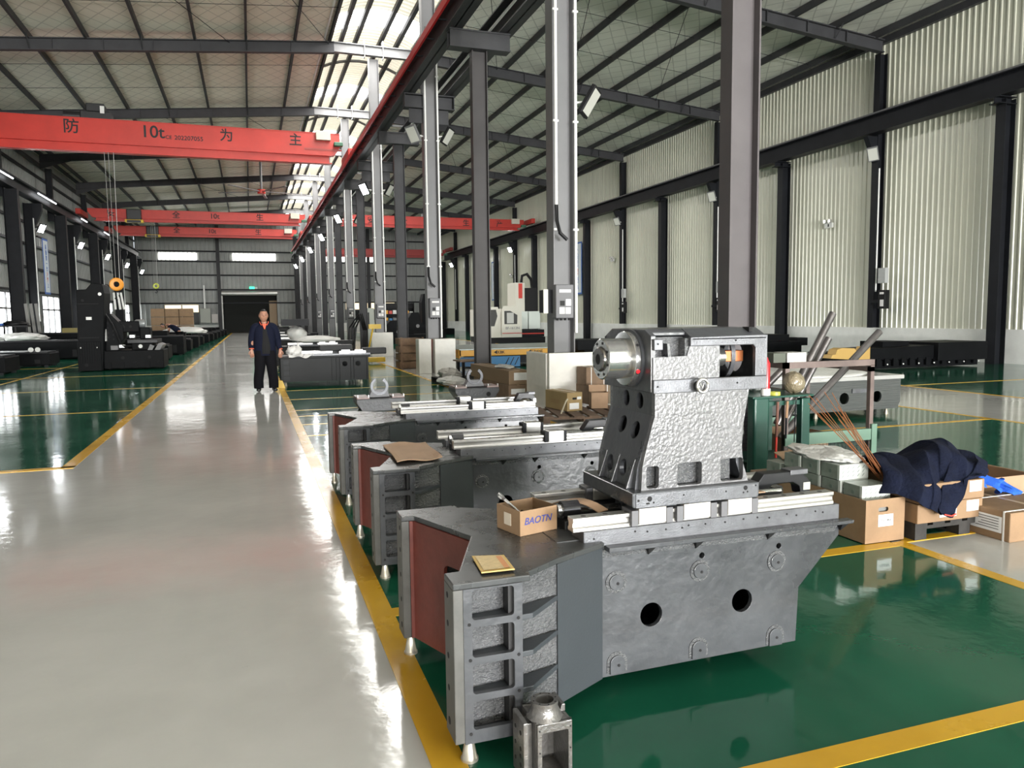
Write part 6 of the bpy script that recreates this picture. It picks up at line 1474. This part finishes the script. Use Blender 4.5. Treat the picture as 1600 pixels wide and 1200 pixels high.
skinm = mat('skin', (.42, .21, .14), .5, bump=.05, bs=60); hair = mat('hair_black', (.012, .011, .012), .6); cloth_n = mat('work_jacket', (.007, .009, .022), .85, spec=.15, bump=.25, bs=40); cloth_b = mat('trousers_black', (.006, .006, .008), .9, spec=.15, bump=.2, bs=40); shoe = mat('shoe_black', (.01, .01, .01), .35); coral = mat('collar_coral', (.75, .12, .06), .7)
def hand(parent, w_, dirv, side, m=skinm, s=1.0):
    """a palm, four curled fingers and a thumb growing from the wrist w_"""
    d = Vector(dirv).normalized(); nrm = Vector((0, -1, 0)); lat = d.cross(nrm).normalized()*side; V = []; E_ = []; Rr = []
    V += [Vector(w_), Vector(w_)+d*.05*s, Vector(w_)+d*.09*s]; Rr += [.024*s, (.038*s, .018*s), (.040*s, .017*s)]; E_ += [(0, 1), (1, 2)]
    for k, (o_, L_) in enumerate(((-.030, .065), (-.010, .076), (.010, .072), (.029, .056))):
        b = Vector(w_)+d*.093*s+lat*o_*s; i0 = len(V); V += [b, b+d*L_*.45*s+nrm*.008*s, b+d*L_*.8*s+nrm*.030*s, b+d*L_*.9*s+nrm*.048*s]; Rr += [.010*s, .0095*s, .0088*s, .0075*s]; E_ += [(2, i0), (i0, i0+1), (i0+1, i0+2), (i0+2, i0+3)]
    b = Vector(w_)+d*.035*s-lat*.036*s+nrm*.008*s; i0 = len(V); V += [b, b+d*.035*s-lat*.018*s+nrm*.016*s, b+d*.065*s-lat*.012*s+nrm*.03*s]; Rr += [.013*s, .011*s, .009*s]; E_ += [(1, i0), (i0, i0+1), (i0+1, i0+2)]
    return V, E_, Rr
PX_, PY_ = .27, 16.9
man = thing('person', 'Walking man in a navy jacket with coral collar, black trousers and shoes', 'person', (PX_, PY_, 0))
O = Vector((PX_, PY_, 0)); A = lambda x, y, z: O+Vector((x, y, z))
def loft(rings, n=24):
    """rings: (centre, rx, ry, tilt axis None) stacked along a path, elliptical"""
    vs = []; m_ = len(rings)
    for k, (c, rx, ry) in enumerate(rings):
        t_ = (Vector(rings[min(k+1, m_-1)][0])-Vector(rings[max(k-1, 0)][0])).normalized()
        ax_ = Vector((1, 0, 0)); ax_ = (ax_-t_*ax_.dot(t_)).normalized(); ay_ = t_.cross(ax_)
        for i in range(n):
            a_ = 2*pi*i/n; vs.append(Vector(c)+ax_*rx*cos(a_)+ay_*ry*sin(a_))
    fs = [(k*n+i, k*n+(i+1) % n, (k+1)*n+(i+1) % n, (k+1)*n+i) for k in range(m_-1) for i in range(n)]+[tuple(range(n)), tuple(range((m_-1)*n, m_*n))]
    return vs, fs
def densify(rings, q=5):
    out = []; m_ = len(rings)
    for k in range(m_-1):
        p0, p1, p2, p3 = rings[max(k-1, 0)], rings[k], rings[k+1], rings[min(k+2, m_-1)]
        for j in range(q):
            u = j/q; f = lambda a_, b_, c_, d_: .5*((2*b_)+(-a_+c_)*u+(2*a_-5*b_+4*c_-d_)*u*u+(-a_+3*b_-3*c_+d_)*u**3)
            out.append((Vector([f(p0[0][i], p1[0][i], p2[0][i], p3[0][i]) for i in range(3)]), f(p0[1], p1[1], p2[1], p3[1]), f(p0[2], p1[2], p2[2], p3[2])))
    return out+[rings[-1]]
lw, rw = A(-.265, -.10, .90), A(.30, -.05, .885)
V = [A(0, 0, .93), A(0, 0, 1.1), A(0, .01, 1.28), A(0, .01, 1.40), A(0, 0, 1.46), A(0, -.01, 1.52)]
Rr = [(.13, .09), (.12, .09), (.13, .09), (.08, .06), .058, .058]; Ed = [(0, 1), (1, 2), (2, 3), (3, 4), (4, 5)]
for s_, hip, kn, an, sh, el, wr2 in ((-1, A(-.10, 0, .88), A(-.11, -.03, .48), A(-.13, .03, .09), A(-.19, .01, 1.36), A(-.255, .02, 1.12), lw), (1, A(.10, 0, .88), A(.12, -.02, .48), A(.12, -.06, .09), A(.19, .01, 1.36), A(.28, .03, 1.12), rw)):
    i = len(V); V += [hip, kn, an]; Rr += [.08, .05, .04]; Ed += [(0, i), (i, i+1), (i+1, i+2)]
    i = len(V); V += [sh, el]; Rr += [.05, .04]; Ed += [(2, i), (i, i+1)]
    hv, he, hr = hand(man, wr2, (-.02*s_, -.15, -1), s_, s=1.1); b = len(V); V += hv; Rr += hr; Ed += [(i+1, b)]+[(a+b, c+b) for a, c in he]
skin('body', V, Ed, Rr, skinm, man)
def head(parent, c, s=1.0, yaw_=0, hairm=hair, pitch_=0):
    """shaped head: ellipsoid pushed into brow, nose, mouth, chin"""
    import mathutils
    vs = []; n, m_ = 28, 36
    for i in range(n+1):
        th_ = pi*i/n
        for j in range(m_):
            p = 2*pi*j/m_; d = Vector((sin(th_)*cos(p), sin(th_)*sin(p), cos(th_)))
            r = Vector((d.x*.078, d.y*.095, d.z*.118))
            f = max(0, -d.y)                                    # face looks to -Y
            if d.z < -.2: r.x *= 1-.22*(-d.z-.2); r.y *= 1-.12*(-d.z-.2)*(1 if d.y < 0 else 2.2)
            if f > 0:
                r.y += -.020*math.exp(-((d.x/.13)**2+((d.z+.16)/.16)**2))*f - .010*math.exp(-((d.x/.10)**2+((d.z-.02)/.12)**2))*f   # nose
                r.y += .010*math.exp(-(((abs(d.x)-.34)/.16)**2+((d.z-.05)/.09)**2))*f                                             # eye sockets
                r.y += -.006*math.exp(-((d.x/.26)**2+((d.z+.48)/.06)**2))*f - .007*math.exp(-((d.x/.22)**2+((d.z+.72)/.12)**2))*f     # lips, chin
                r.y += -.004*math.exp(-((d.z-.22)/.08)**2)*f                                                                      # brow
            vs.append(r)
    fs = [(i*m_+j, i*m_+(j+1) % m_, (i+1)*m_+(j+1) % m_, (i+1)*m_+j) for i in range(n) for j in range(m_)]
    Mx = Matrix.Translation(c) @ Matrix.Rotation(yaw_, 4, 'Z') @ Matrix.Rotation(pitch_, 4, 'X') @ Matrix.Scale(s, 4)
    mb = MB().add([Mx @ v for v in vs], fs); h = mb.build('head', skinm, parent, smooth=80)
    e = MB()
    for sx_ in (-1, 1):
        t_ = MB().lathe([(.001, -.006), (.014, -.006), (.019, 0), (.014, .006), (.001, .006)], (0, 0, 0), 'X', 12); t_.v = [(x_*.8+sx_*.080, y_*.9+.01, z_*1.7) for x_, y_, z_ in t_.v]; e.add(t_.v, t_.f)
    e.v = [tuple(Mx @ Vector(v)) for v in e.v]; e.build('ear', skinm, h, smooth=60, kind='stuff')
    e = MB()
    for sx_ in (-1, 1): e.add([(sx_*.030-.013, -.0865, .004), (sx_*.030+.013, -.0865, .004), (sx_*.030+.012, -.088, .010), (sx_*.030-.012, -.088, .010)], [(0,1,2,3)]); e.box(sx_*.032-.017, sx_*.032+.017, -.093, -.084, .028, .033)
    e.box(-.021, .021, -.0955, -.088, -.060, -.056)
    e.v = [tuple(Mx @ Vector(v)) for v in e.v]; e.build('face_features', mat('eye_dark', (.05, .02, .02), .5), h, kind='stuff')
    hv = []
    for i in range(n+1):
        th_ = pi*i/n
        for j in range(m_):
            v = vs[i*m_+j]; cut = .078 if v.y < -.03 else (.01 if v.y < .03 else -.05)
            k = 1.03 if v.z > cut else .93
            hv.append(Mx @ (v*k))
    MB().add(hv, fs).build('hair', hairm, h, smooth=80)
    return h
head(man, A(-.005, -.03, 1.595), 1.14, radians(4))
mb = MB()
mb.add(*loft(densify([(A(0, .01, .76), .225, .145), (A(0, .01, .95), .225, .15), (A(0, 0, 1.12), .215, .145), (A(0, 0, 1.28), .215, .135), (A(0, .01, 1.37), .19, .115), (A(0, .01, 1.425), .125, .09), (A(0, .0, 1.455), .075, .072)])))
for s_, wr2 in ((-1, A(-.27, -.085, .905)), (1, A(.30, -.04, .89))):
    mb.add(*loft(densify([(A(.10*s_, .01, 1.41), .05, .06), (A(.185*s_, .01, 1.36), .075, .08), (A(.235*s_, .02, 1.25), .072, .078), (A(.265*s_, .03, 1.10), .066, .072), (A(.275*s_, -.01, .99), .060, .064), (wr2, .055, .056)])))
mb.build('jacket', cloth_n, man, smooth=60)
# shirt front and coral lining shown in the open jacket
MB().add(*loft(densify([(A(.015, -.085, .80), .10, .07), (A(.015, -.085, .98), .105, .072), (A(.01, -.08, 1.15), .095, .072), (A(.005, -.075, 1.28), .075, .068), (A(0, -.06, 1.37), .055, .055)]))).build('shirt', mat('shirt_black', (.006, .006, .007), .9), man, smooth=60)
mb = MB(); mb.add(*loft(densify([(A(0, 0, 1.02), .17, .12), (A(0, 0, .90), .19, .13), (A(0, 0, .78), .19, .125)])))
for s_, xa in ((-1, -.155), (1, .145)):
    mb.add(*loft(densify([(A(.10*s_, 0, .86), .105, .125), (A(.108*s_, -.01, .66), .118, .12), (A(.125*s_, -.02, .46), .105, .105), (A(xa, -.01 if s_ < 0 else -.05, .26), .10, .10), (A(xa, .0 if s_ < 0 else -.06, .075), .098, .10)])))
mb.build('trousers', cloth_b, man, smooth=60)
for x, y, dx in ((-.155, .0, -.01), (.15, -.08, .03)):
    skin('shoe', [A(x, y+.06, .05), A(x+dx*.3, y-.05, .05), A(x+dx, y-.17, .04)], [(0, 1), (1, 2)], [(.05, .045), (.055, .045), (.048, .032)], shoe, man)
MB().prism([(PX_-.045, 1.43), (PX_+.05, 1.43), (PX_+.006, 1.30)][::-1], PY_-.136, PY_-.12).build('coral_shirt', coral, man)
for s_ in (-1, 1): MB().tube([A(s_*.085, .03, 1.475), A(s_*.085, -.05, 1.455), A(s_*.055, -.115, 1.40)], .008, 6).build('collar_piping', coral, man)
for w2 in (A(-.27, -.085, .908), A(.30, -.04, .893)): MB().cyl(w2+Vector((0, 0, .005)), w2-Vector((0, .003, .005)), .053, 14).build('cuff_piping', coral, man)
# bending man
bm_ = thing('person', 'Man in dark navy bending over the machine castings left of the path', 'person', (-3.1, 38.2, 0)); O2 = Vector((-3.1, 38.2, 0)); B_ = lambda x, y, z: O2+Vector((x, y, z))
V = [B_(0, 0, .95), B_(-.18, 0, 1.15), B_(-.42, 0, 1.28), B_(-.52, 0, 1.30), B_(-.60, -.01, 1.28)]; Rr = [(.13, .15), (.11, .14), (.11, .15), .06, .055]; Ed = [(0, 1), (1, 2), (2, 3), (3, 4)]
for s_ in (-1, 1):
    i = len(V); V += [B_(0, .09*s_, .9), B_(.05, .1*s_, .5), B_(.02, .1*s_, .08)]; Rr += [.08, .055, .045]; Ed += [(0, i), (i, i+1), (i+1, i+2)]
    i = len(V); V += [B_(-.42, .18*s_, 1.24), B_(-.45, .2*s_, 1.02)]; Rr += [.05, .04]; Ed += [(2, i), (i, i+1)]
    hv, he, hr = hand(bm_, B_(-.5, .16*s_, .86), (-.3, 0, -1), s_); b = len(V); V += hv; Rr += hr; Ed += [(i+1, b)]+[(a+b, c+b) for a, c in he]
skin('body', V, Ed, Rr, skinm, bm_)
head(bm_, B_(-.70, -.02, 1.25), .95, radians(-60), hair, radians(35))
V = [B_(.02, 0, .92), B_(-.18, 0, 1.15), B_(-.40, 0, 1.28), B_(-.50, 0, 1.30)]; Rr = [(.15, .18), (.14, .18), (.13, .19), (.08, .09)]; Ed = [(0, 1), (1, 2), (2, 3)]
for s_ in (-1, 1): i = len(V); V += [B_(-.42, .18*s_, 1.24), B_(-.44, .2*s_, 1.12)]; Rr += [.07, .062]; Ed += [(2, i), (i, i+1)]
skin('shirt', V, Ed, Rr, cloth_n, bm_)
skin('trousers', [B_(0, 0, .96), B_(0, -.09, .88), B_(.05, -.1, .5), B_(.02, -.1, .12), B_(0, .09, .88), B_(.05, .1, .5), B_(.02, .1, .12)], [(0, 1), (1, 2), (2, 3), (0, 4), (4, 5), (5, 6)], [(.15, .16), .105, .085, .075, .105, .085, .075], cloth_b, bm_)
for s_ in (-1, 1): skin('shoe', [B_(.05, .1*s_, .045), B_(-.1, .1*s_, .04)], [(0, 1)], [.045, .04], shoe, bm_)
